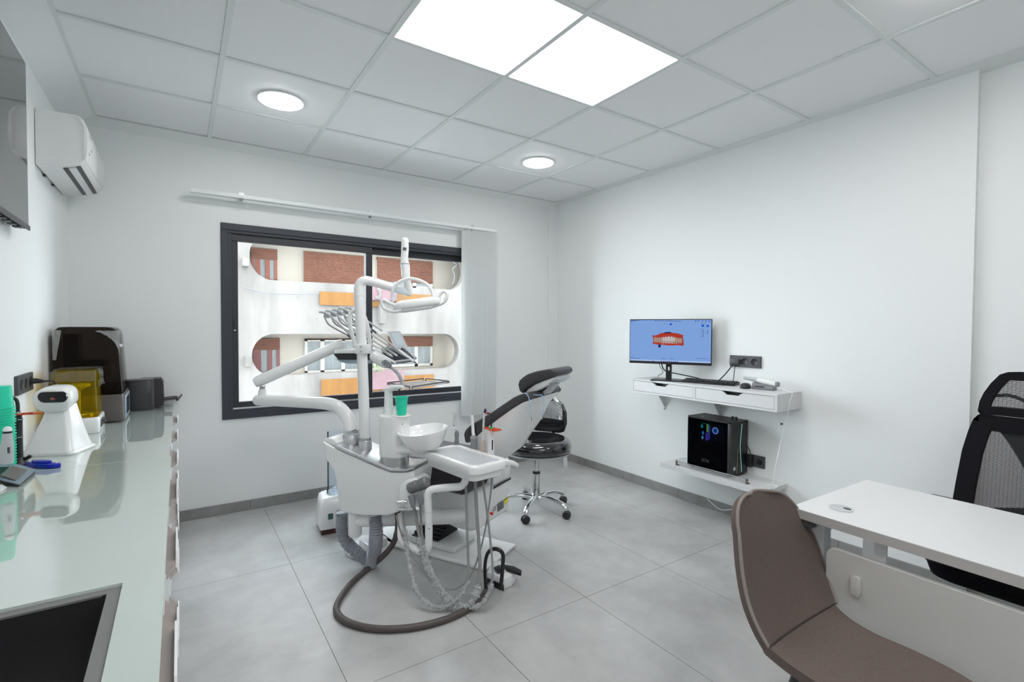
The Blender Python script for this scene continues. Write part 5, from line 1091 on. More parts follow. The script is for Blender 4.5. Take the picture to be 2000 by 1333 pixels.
# ------------------------------------------------------------------ wall shelf with two drawers
SX0, SX1, SY0, SY1, SZ0, SZ1 = 2.90, XR, 1.527, 2.645, 0.812, 0.918
t = thing('drawer_shelf', 'white wall shelf with two shallow drawers on the right wall, under the monitor', 'shelf', ((SX0+SX1)/2, (SY0+SY1)/2, SZ0))
th = 0.014
MB().bb(SX0, SX1-0.0008, SY0, SY1, SZ1-th, SZ1, 0.001, 1).build('top_panel', M_lam, t, smooth=0)
MB().bb(SX0, SX1-0.0008, SY0, SY1, SZ0, SZ0+th, 0.001, 1).build('bottom_panel', M_lam, t, smooth=0)
ym = at(1356, 768, X=SX0).y
for a, b in ((SY0, SY0+th+0.004), (ym-0.008, ym+0.008), (SY1-th, SY1)): MB().bb(SX0, SX1-0.0008, a, b, SZ0+th, SZ1-th).build('side_panel', M_lam, t, smooth=0)
for a, b, h0, h1 in ((ym+0.0105, SY1-th-0.0025, at(1306, 757, X=SX0).y, at(1274, 748, X=SX0).y), (SY0+th+0.0065, ym-0.0105, at(1451, 770, X=SX0).y, at(1409, 764, X=SX0).y)):
    z0, z1 = SZ0+th+0.0022, SZ1-th-0.0022; d = (h1-h0); n = 0.021
    poly = [(a, z0), (b, z0), (b, z1), (h1, z1), (h1-d*0.10, z1-n*0.35), (h1-d*0.22, z1-n), (h0+d*0.22, z1-n), (h0+d*0.10, z1-n*0.35), (h0, z1), (a, z1)]
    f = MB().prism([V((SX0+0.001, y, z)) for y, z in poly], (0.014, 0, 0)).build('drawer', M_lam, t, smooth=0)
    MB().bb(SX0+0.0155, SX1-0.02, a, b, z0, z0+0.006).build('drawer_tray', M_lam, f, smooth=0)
    MB().bb(SX0+0.05, SX0+0.054, a, b, z0, z1).build('painted_drawer_shade', M_dgrey, f, smooth=0)  # dark sheet that paints the shade behind drawer gaps and notch
def bracket(par, y, ztop, drop, x0, wid=0.018):
    k = MB(); k.bb(XR-0.006, XR-0.0008, y-wid/2, y+wid/2, ztop-drop, ztop-0.0005, 0.001, 1); k.bb(x0, XR-0.0008, y-wid/2, y+wid/2, ztop-0.006, ztop-0.0005, 0.001, 1)
    k.prism([V((XR-0.006, y-0.002, ztop-0.006)), V((XR-0.006, y-0.002, ztop-drop*0.85)), V((XR-0.10, y-0.002, ztop-0.006))], (0, 0.004, 0)); b_ = k.build('bracket', M_white2, par, smooth=0)
    MB().cyl((XR-0.006, y, ztop-drop+0.015), (XR-0.009, y, ztop-drop+0.015), 0.005, None, 8).build('screw', M_dgrey, b_)
for y in (2.555, 2.075): bracket(t, y, SZ0, 0.155, XR-0.19)
for z in (0.790, 0.697): MB().cyl((XR, at(1527, 820, X=XR).y, z), (XR-0.006, at(1527, 820, X=XR).y, z), 0.007, None, 10).build('wall_plug', M_dgrey, t)

# monitor
TLm, TRm, BLm, BRm = at(1230, 626, D=3.754), at(1391, 621, D=3.469), at(1230, 711.5, D=3.754), at(1391, 713, D=3.469)
mu = (TRm-TLm); mu.z = 0; MW = mu.length; mu.normalize(); mn = V((mu.y, -mu.x, 0)); mn = mn if mn.dot(AF) < 0 else -mn
mz1 = (TLm.z+TRm.z)/2; mz0 = (BLm.z+BRm.z)/2; MH = mz1-mz0; m0 = V((TLm.x, TLm.y, mz0))
def MP(u, v, d=0.0): return m0+mu*(u*MW)+Z_*(v*MH)+mn*d
t = thing('monitor', 'black monitor with a dental scan on its blue screen, on the wall shelf', 'monitor', MP(0.5, 0, -0.05))
MAX_ = (mu, mn, Z_)
MB().box(MP(0.5, 0.5, -0.010), (MW, 0.020, MH), MAX_, 0.003, 2).build('housing', M_black, t)
scr = MB().box(MP(0.5, 0.518, 0.0006), (MW*0.982, 0.001, MH*0.925), MAX_).build('screen', M_screenblue, t, smooth=0)
ES = {}
def E_(n, c, s=0.9):
    if n not in ES: ES[n] = emis('screen_'+n, c, s)
    return ES[n]
def sq(name, u0, u1, v0, v1, m, d=0.0014): MB().box(MP((u0+u1)/2, (v0+v1)/2, d), ((u1-u0)*MW, 0.0002, (v1-v0)*MH), MAX_).build(name, m, scr, smooth=0)
def uv(x, y): # from the enlarged view of the screen
    u = (x-90)/(1514-90); top = 143-43*u; bot = 914+5*u; return u, 1-(y-top)/(bot-top)
_gum = None
gum = [(505, 405), (535, 420), (600, 405), (650, 375), (720, 362), (800, 350), (860, 360), (960, 370), (1000, 385), (1045, 395), (1040, 440), (1050, 500), (1056, 560), (1045, 585), (960, 575), (860, 585), (770, 585), (700, 575), (640, 575), (560, 570), (510, 562), (530, 520), (520, 470)]
k = MB(); k.prism([MP(*uv(x, y), 0.0012) for x, y in gum], mn*0.0002); k.build('scan_gums', E_('gum', rgb(176, 62, 48)), scr, smooth=0)
dk = [(700, 378), (730, 355), (800, 346), (835, 352), (840, 368), (770, 372)]
k = MB(); k.prism([MP(*uv(x, y), 0.0016) for x, y in dk], mn*0.0002); k.build('scan_dark_patch', E_('navy', rgb(44, 34, 74)), scr, smooth=0)  # dark patch in the scan image on the screen
k = MB(); k.prism([MP(*uv(x, y), 0.0016) for x, y in [(612, 575), (660, 575), (660, 610), (640, 634), (618, 618)]], mn*0.0002); k.build('scan_dark_patch', E_('navy', None), scr, smooth=0)
tu = [(535, 440), (565, 445), (590, 447), (618, 446), (650, 442), (685, 438), (722, 432), (770, 424), (825, 424), (868, 432), (905, 438), (938, 445), (970, 447), (1000, 448), (1025, 450)]
for i in range(len(tu)-1):
    x0, x1 = tu[i][0], tu[i+1][0]; y0 = tu[i][1]; w = (x1-x0); mid = (x0+x1)/2
    pts = [(x0+1, 500), (x0+2, y0+14), (mid, y0-4), (x1-2, y0+14), (x1-1, 500), (mid, 508)]
    MB().prism([MP(*uv(*p), 0.0016) for p in pts], mn*0.0002).build('scan_tooth', E_('tooth_mid', rgb(196, 190, 192)) if 4 < i < 10 else E_('tooth_side', rgb(172, 150, 138)), scr, smooth=0)
for i in range(13):
    x0 = 540+i*37.5; x1 = x0+35; mid = (x0+x1)/2; y1 = 556 if 2 < i < 11 else 545
    pts = [(x0, 502), (mid, 496), (x1, 502), (x1-5, y1-10), (mid, y1), (x0+5, y1-10)]
    MB().prism([MP(*uv(*p), 0.0015) for p in pts], mn*0.0002).build('scan_tooth', E_('tooth_low', rgb(186, 172, 170)) if 3 < i < 9 else E_('tooth_side', None), scr, smooth=0)
def bar(x0, x1, y, h, m, nm='interface_mark'):
    u0, v = uv(x0, y); u1, _ = uv(x1, y); sq(nm, u0, u1, v-h/1540.0, v+h/1540.0, m)
ink, bl, wh = E_('ink', rgb(40, 50, 90)), E_('button_blue', rgb(40, 92, 210)), E_('pale', rgb(176, 200, 240))
bar(110, 265, 165, 7, ink); bar(110, 190, 178, 5, ink); bar(120, 135, 215, 9, bl)
for a, b in ((585, 720), (760, 880), (925, 1000)): bar(a, b, 158, 6, ink)
for a in (555, 735, 900): bar(a, a+16, 158, 13, ink)
for a in (1240, 1288, 1348, 1408, 1460): bar(a, a+18, 142, 15, ink)
bar(710, 740, 208, 5, ink); bar(810, 848, 212, 34, bl, 'interface_button'); bar(1346, 1385, 226, 36, bl, 'interface_button'); bar(1424, 1463, 226, 36, bl, 'interface_button')
for x in (768, ): bar(x, x+16, 218, 8, ink)
for x, y in ((1362, 320), (1436, 320), (1362, 382)): bar(x, x+16, y, 14, ink)
for a, b, y in ((1330, 1400, 192), (1330, 1385, 290), (1335, 1400, 350), (1415, 1462, 350), (1335, 1390, 412), (680, 742, 814), (820, 890, 814), (110, 170, 812), (110, 280, 832), (1260, 1450, 796)): bar(a, b, y, 5, ink)
sq('task_bar', 0.012, 0.988, 0.058, 0.085, wh, 0.0012)
for a in (522, 672, 708, 744, 780, 812, 844, 876, 910, 942): bar(a, a+16, 868, 14, ink)
MB().box(MP(0.5, 0.030, 0.0006), (0.03, 0.0006, 0.004), MAX_).build('maker_strip', M_dgrey, t, smooth=0)
nx_ = MP(0.487, 0, -0.035)
zz0 = SZ1+0.008
k = MB(); k.plate([nx_+mu*x+Z_*(z-nx_.z) for x, z in ((-0.020, zz0), (0.020, zz0), (0.020, mz0+0.09), (-0.020, mz0+0.09))], [[nx_+mu*(0.0075*math.cos(a))+Z_*(mz0-0.035+0.016*math.sin(a)-nx_.z) for a in [2*math.pi*i/16 for i in range(16)]]], mn*-0.016); k.build('stand_neck', M_black, t)
bc = V((nx_.x, nx_.y, SZ1))-mn*0.0
MB().box(bc+Z_*0.0042, (0.235, 0.15, 0.008), MAX_, 0.002, 1).build('stand_base', M_black, t)

# keyboard, mouse, scanner in its cradle
q0 = at(1324, 748, Z=0.919); kx = V((0.26, -0.965, 0)).normalized(); ky = V((0.965, 0.26, 0)).normalized()
kc = V((2.972, 2.26, SZ1)); 
t = thing('keyboard', 'black keyboard lying on the wall shelf in front of the monitor stand', 'keyboard', kc)
def KP(a, b, z): return kc+kx*a+ky*b+Z_*z
KL, KD = 0.37, 0.118
MB().prism([KP(0, 0, 0.0005), KP(0, 0, 0.010), KP(0, KD, 0.022), KP(0, KD, 0.0005)], kx*KL, 0.003, 1).build('case', M_black, t)
k = MB(); rr = random.Random(1)
for r in range(5):
    for i in range(18):
        a = 0.008+i*0.0198; b = 0.008+r*0.0212; z = 0.0105+0.0118*(b/KD)
        if r == 0 and 4 < i < 10: continue
        k.box(KP(a+0.0088, b+0.0088, z+0.003), (0.0165, 0.0165, 0.006), (kx, ky, Z_), 0.002, 1)
ks = k.build('keys', mat('key_cap', rgb(42, 42, 44), 0.45), t); ks['kind'] = 'stuff'
mc = V((3.03, 1.80, SZ1)); t = thing('computer_mouse', 'black computer mouse on the wall shelf, right of the keyboard', 'mouse', mc)
R = [[mc+ky*(p[0])+kx*(p[1])+Z_*z for p in rrect(w, l, min(w, l)*0.45, 5)] for z, w, l in ((0.0005, 0.080, 0.052), (0.008, 0.088, 0.058), (0.022, 0.080, 0.052), (0.032, 0.054, 0.036), (0.035, 0.02, 0.014))]
MB().rings(R).build('shell', M_black, t, smooth=60)
MB().cyl(mc-ky*0.026+kx*0.0-Z_*-0.022-kx*0.004, mc-ky*0.026-Z_*-0.022+kx*0.004, 0.008, None, 12).build('wheel', M_dgrey, t)
c = V((3.075, 1.705, SZ1)); t = thing('scanner_cradle', 'grey wedge cradle for the intraoral scanner, near the right end of the shelf', 'cradle', c)
cx, cy = V((0.12, -0.99, 0)).normalized(), V((0.99, 0.12, 0)).normalized()
def CP(a, b, z): return c+cx*a+cy*b+Z_*z
MB().prism([CP(a, -0.035, z) for a, z in ((-0.065, 0.0005), (0.068, 0.0005), (0.066, 0.028), (0.04, 0.024), (-0.02, 0.030), (-0.06, 0.044))], cy*0.07, 0.006, 2).build('cradle_body', M_mgrey, t, smooth=50)
MB().prism([CP(a, -0.0355, z) for a, z in ((-0.045, 0.012), (0.02, 0.012), (0.015, 0.024), (-0.04, 0.026))], cy*0.002, 0.002, 1).build('cradle_window', M_dgrey, t)
t = thing('intraoral_scanner', 'white wand shaped intraoral scanner lying across its grey cradle', 'scanner', CP(0, 0, 0.04))
MB().tube([CP(-0.04, 0, 0.056), CP(0.0, 0, 0.052), CP(0.05, 0, 0.043), CP(0.075, 0, 0.038)], [0.016, 0.019, 0.017, 0.013], 16, 4).build('body', M_white, t, smooth=60)
MB().tube([CP(-0.125, 0, 0.064), CP(-0.12, 0, 0.064), CP(-0.06, 0, 0.058), CP(-0.04, 0, 0.056)], [0.009, 0.010, 0.0135, 0.016], 12, 2).build('tip_sleeve', M_lgrey, t, smooth=60)
MB().lathe([(0, -0.012), (0.014, -0.012), (0.016, -0.004), (0.016, 0.006), (0.009, 0.012), (0, 0.012)], CP(0.082, 0, 0.040), cx, 12).build('end_cap', M_mgrey, t)
t = thing('scanner_cable', 'thin white cable from the scanner hanging over the shelf end', 'cable', (3.1, 1.52, 0.9))
pts = [CP(0.093, 0, 0.040), V((3.09, 1.60, SZ1+0.012)), V((3.07, 1.55, SZ1+0.006)), V((3.06, 1.521, SZ1-0.002)), at(1541, 790, Y=1.520), at(1538, 815, Y=1.522), at(1531, 838, Y=1.54), at(1524, 868, Y=1.56), at(1516, 905, Y=1.56), at(1511, 936, Y=1.565), at(1506, 955, Y=1.575), V((3.06, 1.60, 0.328)), V((3.05, 1.66, 0.328))]
MB().tube(pts, 0.0024, 8, 6).build('cord', M_white2, t)

# ------------------------------------------------------------------ right wall sockets and leads
yy = (at(1427, 694, X=XR).y+at(1488, 697, X=XR).y)/2
ws = socket_plate('wall_socket', 'black three gang wall socket above the shelf, right of the monitor', (XR, yy, 1.081), (0, -1, 0), (-1, 0, 0), 0.222, 0.079, (0.0, 0.068), 0.022)
t = thing('plug_block', 'flat dark plug pushed into the left gang of the socket beside the monitor', 'plug', (XR-0.013, yy+0.07, 1.081))
MB().box((XR-0.024, yy+0.066, 1.079), (0.020, 0.07, 0.036), None, 0.004, 2).build('plug_body', M_dgrey, t)
t['label'] = 'flat dark plug pushed into the left gang of the socket beside the monitor'
MB().tube([(XR-0.025, yy+0.075, 1.063), (XR-0.03, yy+0.08, 1.05), (XR-0.045, yy+0.11, 1.00), (XR-0.06, yy+0.15, 0.95), (XR-0.055, yy+0.19, SZ1+0.006), (XR-0.05, yy+0.22, SZ1+0.005)], 0.004, 8, 5).build('thick_lead', M_black, t)
MB().tube([(XR-0.028, yy+0.062, 1.062), (XR-0.030, yy+0.06, 1.04), (XR-0.032, yy+0.063, 0.99), (XR-0.034, yy+0.068, 0.95), (XR-0.034, yy+0.085, SZ1+0.005), (XR-0.034, yy+0.11, SZ1+0.004)], 0.0025, 8, 5).build('thin_lead', M_black, t)
t = thing('monitor_cable', 'black cables drooping from the back of the monitor to the shelf', 'cable', MP(0.4, 0, -0.05))
MB().tube([MP(0.40, 0.05, -0.03), MP(0.405, -0.05, -0.035), MP(0.43, -0.14, -0.05), MP(0.475, -0.19, -0.058), MP(0.56, -0.21, -0.06), V((3.09, 2.21, SZ1+0.03)), V((3.12, 2.14, SZ1+0.006))], 0.0042, 8, 5).build('thick_lead', M_black, t)
MB().tube([MP(0.37, 0.03, -0.03), MP(0.38, -0.06, -0.03), MP(0.415, -0.16, -0.035), MP(0.40, -0.23, -0.04), MP(0.36, -0.27, -0.04), MP(0.353, -0.30, -0.05)], 0.0022, 8, 5).build('thin_lead', M_black, t)

# ------------------------------------------------------------------ lower shelf, rail, tower computer
LX0, LY0, LY1, LZ0, LZ1 = 2.90, 1.603, 2.366, 0.297, 0.325
t = thing('lower_shelf', 'plain white lower wall shelf carrying the tower computer', 'shelf', ((LX0+XR)/2, (LY0+LY1)/2, LZ0))
k = MB(); k.bb(LX0+0.001, XR-0.0008, LY0, LY1, LZ0, LZ1); k.bb(LX0-0.001, LX0+0.001, LY0, LY1, LZ0, LZ0+0.007); k.bb(LX0-0.001, LX0+0.001, LY0, LY1, LZ0+0.0085, LZ0+0.018); k.bb(LX0-0.001, LX0+0.001, LY0, LY1, LZ0+0.0195, LZ1); k.build('board', M_lam, t, smooth=0)
for y in (2.20, 1.75): bracket(t, y, LZ0, 0.085, XR-0.16)
t = thing('guard_rail', 'slim steel guard rail on two posts along the front of the lower shelf', 'rail', (2.945, 2.0, LZ1))
ra, rb = V((2.940, 2.255, LZ1+0.0005)), V((2.952, 1.735, LZ1+0.0005))
for p in (ra, rb):
    k = MB(); k.box(p+Z_*0.018, (0.010, 0.014, 0.036), None, 0.002, 1); k.box(p+V((0.012, 0, 0.002)), (0.03, 0.014, 0.004), None, 0.001, 1); k.build('post', mat('bronze_post', rgb(120, 108, 104), 0.35, 0.6) if 'bronze_post' not in MATS else MATS['bronze_post'], t)
MB().tube([ra+Z_*0.030, rb+Z_*0.030], 0.0045, 10).build('bar', M_chrome, t)
MB().tube([ra+Z_*0.018, rb+Z_*0.018], 0.0035, 10).build('bar', M_steel, t)
PX0, PX1, PY0, PY1, PZ0, PZ1 = 2.978, 3.168, 1.862, 2.193, LZ1+0.012, 0.690
t = thing('tower_computer', 'black tower computer with lit glass side standing on the lower wall shelf', 'computer', ((PX0+PX1)/2, (PY0+PY1)/2, LZ1))
M_case = mat('black_case', (0.018, 0.017, 0.017, 1), 0.45)
k = MB(); k.bb(PX0, PX1, PY0, PY1, PZ1-0.012, PZ1, 0.002, 1); k.bb(PX0, PX1, PY0, PY1, PZ0, PZ0+0.012, 0.002, 1); k.bb(PX1-0.006, PX1, PY0, PY1, PZ0, PZ1); k.bb(PX0, PX1, PY1-0.006, PY1, PZ0, PZ1); k.build('case', M_case, t, smooth=20)
MB().bb(PX0, PX1, PY0-0.002, PY0+0.028, PZ0, PZ1, 0.003, 2).build('front_panel', M_case, t)
for x, y in ((PX0+0.02, PY0+0.03), (PX1-0.02, PY0+0.03), (PX0+0.02, PY1-0.03), (PX1-0.02, PY1-0.03)): MB().cyl((x, y, LZ1+0.0004), (x, y, PZ0+0.001), 0.012, None, 12).build('foot', M_black, t)
MB().bb(PX0-0.003, PX0, PY0+0.028, PY1-0.002, PZ0+0.004, PZ1-0.014).build('glass_side', film('dark_tempered_glass', (0.34, 0.36, 0.42, 1), 0.03, 0.01, 0.08, (0.03, 0.03, 0.04, 1)), t, smooth=0)
bx0 = PX0+0.10
MB().bb(bx0, bx0+0.004, PY0+0.03, PY1-0.01, PZ0+0.10, PZ1-0.02).build('main_board', mat('board_black', (0.02, 0.022, 0.028, 1), 0.5), t, smooth=0)
MB().bb(PX0+0.012, PX1-0.008, PY0+0.03, PY1-0.01, PZ0+0.012, PZ0+0.095).build('power_shroud', M_case, t, smooth=0)
def inside(x, y): return at(x, y, X=bx0-0.03)
q = inside(1397, 842)
MB().tube([q+V((0, math.cos(a)*0.020, math.sin(a)*0.020)) for a in [2*math.pi*i/20 for i in range(20)]], 0.0042, 8, 0, True, True).build('fan_ring', emis('ring_light', (0.35, 0.45, 1.0, 1), 2.2), t)
MB().lathe([(0, 0), (0.016, 0), (0.016, 0.012), (0, 0.012)], q+V((0.002, 0, 0)), (1, 0, 0), 16).build('pump_hub', mat('cyan_hub', (0.02, 0.2, 0.35, 1), 0.3, emit=((0.0, 0.35, 0.8, 1), 0.5)), t)
cols = [('teal', (0.0, 0.75, 0.65, 1), 1371, 833), ('aqua', (0.05, 0.5, 1.0, 1), 1373, 846), ('ice', (0.2, 0.75, 1.0, 1), 1372, 855)]
for n, cc_, x, y in cols: MB().ell(inside(x, y), (0.006, 0.007, 0.013), None, 10, 8).build('led_stick', emis('led_'+n, cc_, 1.6), t)
for x0, y0, x1, y1, n, cc_ in ((1380, 829, 1383, 845, 'lime', (0.5, 1.0, 0.25, 1)), (1378, 846, 1382, 861, 'violet', (0.25, 0.12, 1.0, 1)), (1369, 827, 1382, 829.5, 'greenbar', (0.1, 0.9, 0.35, 1)), (1384, 832, 1385.5, 859, 'bluebar', (0.1, 0.2, 0.9, 1))):
    a, b = inside(x0, y0), inside(x1, y1); MB().bb(a.x, a.x+0.006, a.y, b.y, b.z, a.z).build('led_stick', emis('led_'+n, cc_, 1.1), t, smooth=0)
a, b = inside(1393, 823), inside(1404, 834); MB().bb(a.x-0.01, a.x+0.02, a.y, b.y, b.z, a.z).build('heat_sink', M_black, t, smooth=0)
a, b = inside(1361, 868), inside(1392, 894); MB().bb(bx0-0.05, bx0, PY0+0.06, PY1-0.02, PZ0+0.14, PZ0+0.18, 0.003, 1).build('graphics_card', mat('card_shroud', (0.03, 0.03, 0.036, 1), 0.35), t)
MB().tube([V((bx0-0.02, PY1-0.02, PZ0+0.115)), V((bx0-0.045, PY1-0.08, PZ0+0.125)), V((bx0-0.05, PY1-0.13, PZ0+0.11)), V((bx0-0.05, PY1-0.15, PZ0+0.098))], 0.012, 10, 5).build('wire_loom', M_black, t)
# coloured light strips on the front panel, power button, logo disc, top print
k = MB(); k.tube([V((PX0+0.118, PY0-0.0025, PZ1-0.02)), V((PX0+0.098, PY0-0.0025, PZ0+0.19)), V((PX0+0.122, PY0-0.0025, PZ0+0.015))], 0.0015, 6); k.build('front_light_strip', emis('strip_light', (0.35, 0.8, 0.75, 1), 0.8), t)
MB().tube([V((PX0+0.075, PY0-0.0025, PZ0+0.17)), V((PX0+0.066, PY0-0.0025, PZ0+0.01))], 0.001, 6).build('front_light_strip', emis('strip_warm', (0.6, 0.5, 0.3, 1), 0.35), t)
MB().lathe([(0, 0), (0.013, 0), (0.013, 0.001), (0, 0.001)], V((PX0+0.038, PY0-0.002, PZ0+0.045)), (0, -1, 0), 20).build('logo_disc', M_lgrey, t)
MB().lathe([(0, 0), (0.008, 0), (0.008, 0.001), (0, 0.001)], V((PX0+0.045, PY1-0.085, PZ1)), Z_, 16).build('power_button', M_lgrey, t)
for y in (PY0+0.055, PY0+0.030): MB().box((PX0+0.10, y, PZ1+0.012), (0.016, 0.012, 0.026), None, 0.002, 1).build('usb_dongle', M_black, t)
tm = text_mesh('X7X', 0.032, 'glass_lettering', M_dgrey, t, V((PX0-0.0034, at(1378, 900, X=PX0).y, PZ0+0.062)), V((0, -1, 0)), Z_, 0.0002)
MB().tube([V((PX1-0.03, PY1, PZ0+0.10)), V((PX1-0.05, PY1+0.05, PZ0+0.085)), V((PX1-0.07, PY1+0.035, PZ0+0.05)), V((PX1-0.03, PY1+0.003, PZ0+0.06))], 0.0045, 8, 5).build('rear_lead', M_black, t)
q = at(1481, 904, X=XR)
socket_plate('wall_socket', 'black double wall socket low on the right wall, beside the tower computer', (XR, 1.80, 0.424), (0, -1, 0), (-1, 0, 0), 0.112, 0.078, (0.022,), 0.018)
t = thing('power_adapter', 'black power adapter in the low wall socket, its lead arching behind the computer', 'adapter', (XR-0.03, 1.835, 0.43))
MB().box((XR-0.030, 1.832, 0.425), (0.034, 0.032, 0.085), None, 0.004, 2).build('adapter_body', M_black, t)
MB().tube([(XR-0.028, 1.832, 0.465), (XR-0.028, 1.838, 0.495), (XR-0.026, 1.858, 0.515), (XR-0.02, 1.872, 0.51), (XR-0.006, 1.90, 0.49)], 0.003, 8, 5).build('lead', M_black, t)
t = thing('floor_cable', 'white cable drooping from the skirting below the lower shelf towards the brown chair', 'cable', at(1400, 990, X=XR-0.02))
MB().tube([at(1381, 975, X=XR-0.012), at(1390, 983, X=XR-0.02), at(1402, 993, X=XR-0.02), at(1414, 997, X=XR-0.02), at(1440, 996, X=XR-0.02), at(1500, 1005, X=XR-0.02)], 0.0035, 8, 5).build('cord', M_white2, t)
# ------------------------------------------------------------------ desk
DZ0, DZ1 = 0.670, 0.700; dd = V((-0.022, -1, 0)).normalized(); de = V((1, -0.022, 0)).normalized(); D0 = V((1.702, 0.848, 0))
def DP(a, b, z): return D0+dd*a+de*b+Z_*z
DAX = (dd, de, Z_); DL = 1.6; DW = 0.568
t = thing('desk', 'white laminate desk with metal legs and a low front panel, cut by the right edge', 'desk', DP(DL/2, DW/2, 0))
MB().box(DP(DL/2, DW/2, (DZ0+DZ1)/2+0.0005), (DL-0.004, DW-0.004, DZ1-DZ0), DAX).build('desktop', M_lam, t, smooth=0)
k = MB()
for a0, a1, b0, b1 in ((0, DL, 0, 0.002), (0, DL, DW-0.002, DW), (0, 0.002, 0.002, DW-0.002), (DL-0.002, DL, 0.002, DW-0.002)):
    k.box(DP((a0+a1)/2, (b0+b1)/2, (DZ0+DZ1)/2), (a1-a0, b1-b0, DZ1-DZ0-0.001), DAX)
k.build('edge_band', M_lamedge, t, smooth=0)
M_leg = mat('white_steel_leg', (0.62, 0.63, 0.64, 1), 0.4)
for a in (0.035, DL-0.09):
    for b in (0.05, DW-0.11):
        MB().box(DP(a+0.025, b+0.025, (DZ0-0.002)/2), (0.05, 0.05, DZ0-0.004), DAX, 0.002, 1).build('leg', M_leg, t)
    MB().box(DP(a+0.025, DW/2-0.02, DZ0-0.022), (0.048, DW-0.18, 0.04), DAX, 0.002, 1).build('cross_bar', M_leg, t)
MB().box(DP(0.055, 0.02, DZ0-0.012), (0.03, 0.03, 0.02), DAX).build('corner_block', M_dgrey, t)
# front panel hung below the desk edge
pm = D0 + dd*0.11 + de*0.014
def FP(a, z): return V((pm.x, pm.y, 0))+dd*a+Z_*z
prof = [(0.0+0.03*(1-math.cos(x)), 0.606-0.03*(1-math.sin(x))) for x in [0, .39, .785, 1.18, 1.57]]
poly = [(0, 0.16)]+prof+[(DL-0.2, 0.606), (DL-0.2, 0.16)]
k = MB(); k.prism([FP(a, z) for a, z in poly], de*0.018, 0.0015, 1); k.build('front_panel', mat('cream_white_panel', (0.55, 0.54, 0.52, 1), 0.45), t, smooth=20)
q = onp(1673, 1145, FP(0, 0)-de*0.001, de)
def pill(w, h): return [q+dd*p[0]+Z_*p[1] for p in rrect(w, h, w*0.49, 6)]
bk = MB(); bk.prism(pill(0.026, 0.062), -de*0.010, 0.003, 2); bk.build('panel_clip', MATS['cream_white_panel'], t, smooth=50)
MB().box(DP(0.25, 0.04, 0.635), (0.03, 0.01, 0.12), DAX).build('panel_bracket', M_leg, t)
gq = at(1643, 994, Z=DZ1+0.001)
MB().lathe([(0, 0.0002), (0.034, 0.0002), (0.034, 0.0025), (0.030, 0.0035), (0, 0.0035)], gq, Z_, 28).build('cable_grommet', M_chrome, t)
k = MB(); k.lathe([(0, 0.0033), (0.012, 0.0033), (0.012, 0.0042), (0, 0.0042)], gq+V((0.004, -0.016, 0)), Z_, 18, 1.0, 0.62, dd); k.build('grommet_slot', M_black, t)

# ------------------------------------------------------------------ brown visitor chair, back to the window
t = thing('visitor_chair', 'taupe wool upholstered chair with dark legs in the right foreground, sideways to the desk', 'chair', (1.50, 0.47, 0))
rows = []
for a_ in (90, 76, 62, 48, 34, 20, 8):
    a_ = math.radians(a_); rows.append((0.868-0.045*(1-math.sin(a_)), 0.667+0.116*math.sin(a_), 1.345+0.125*(1-math.cos(a_)), 1.725-0.125*(1-math.cos(a_))))
NB = len(rows)+4
rows += [(0.805, 0.61, 1.322, 1.750), (0.775, 0.54, 1.304, 1.738), (0.740, 0.485, 1.296, 1.708), (0.712, 0.452, 1.295, 1.685),
        (0.690, 0.437, 1.292, 1.668), (0.64, 0.432, 1.285, 1.640), (0.57, 0.432, 1.276, 1.622), (0.48, 0.435, 1.268, 1.622), (0.40, 0.438, 1.272, 1.612), (0.33, 0.438, 1.290, 1.588), (0.275, 0.434, 1.325, 1.545), (0.25, 0.428, 1.375, 1.49)]
g0 = []
NJ = 17
for i, (y, z, a, b) in enumerate(rows):
    row = []
    for j in range(NJ):
        u = j/(NJ-1); x = a+(b-a)*u; e = (2*u-1)
        if i < NB:   # back: wraps forward at its sides, right top corner a little lower
            f = min(1, max(0, (z-0.55)/0.2)); row.append(V((x, y-0.022*e*e, z-0.13*(x-1.50)*f)))
        else:
            row.append(V((x, y, z+0.014*e*e*max(0, 1-(i-NB)/5.0)+0.003*(1-e*e))))
    g0.append(row)
NS = 4
cols_ = [smooth_path([r[j] for r in g0], [1]*len(g0), NS)[0] for j in range(NJ)]
g = [[cols_[j][i] for j in range(NJ)] for i in range(len(cols_[0]))]
IC = (NB-1)*NS+2                       # row of the crease between back and seat
gb = []
for i in range(len(g)):
    u = g[min(i+1, len(g)-1)][NJ//2]-g[max(i-1, 0)][NJ//2]
    if i < 20: u = g[24][NJ//2]-g[20][NJ//2]
    n_ = V((0, -u.z, u.y)).normalized()
    if n_.y < -0.05 or (abs(n_.y) <= 0.05 and n_.z > 0) or (n_.z > 0 and n_.y < 0.5): n_ = -n_
    gb.append([p+n_*0.026 for p in g[i]])
def back_seat(i0, i1, name, sgn=1):
    k = MB(); k.sheet(g[i0:i1], 0, gb[i0:i1]); return k.build(name, M_wool, t, smooth=60)
bk_ = back_seat(0, IC+1, 'backrest'); st_ = back_seat(IC, len(g), 'seat')
k = MB(); k.tube([g[IC][j]+V((0, -0.001, 0.001)) for j in range(NJ)], 0.0026, 6, 2); k.build('seam', mat('dark_seam', rgb(60, 52, 50), 0.9), t)
bound = [g[i][0] for i in range(IC, -1, -2)]+[g[0][j] for j in range(1, NJ-1)]+[g[i][NJ-1] for i in range(0, IC+1, 2)]
k = MB(); k.tube([p+V((0, 0.004, 0.0)) for p in bound], 0.005, 8, 2); k.build('edge_piping', mat('grey_piping', rgb(134, 126, 120), 0.9), t)
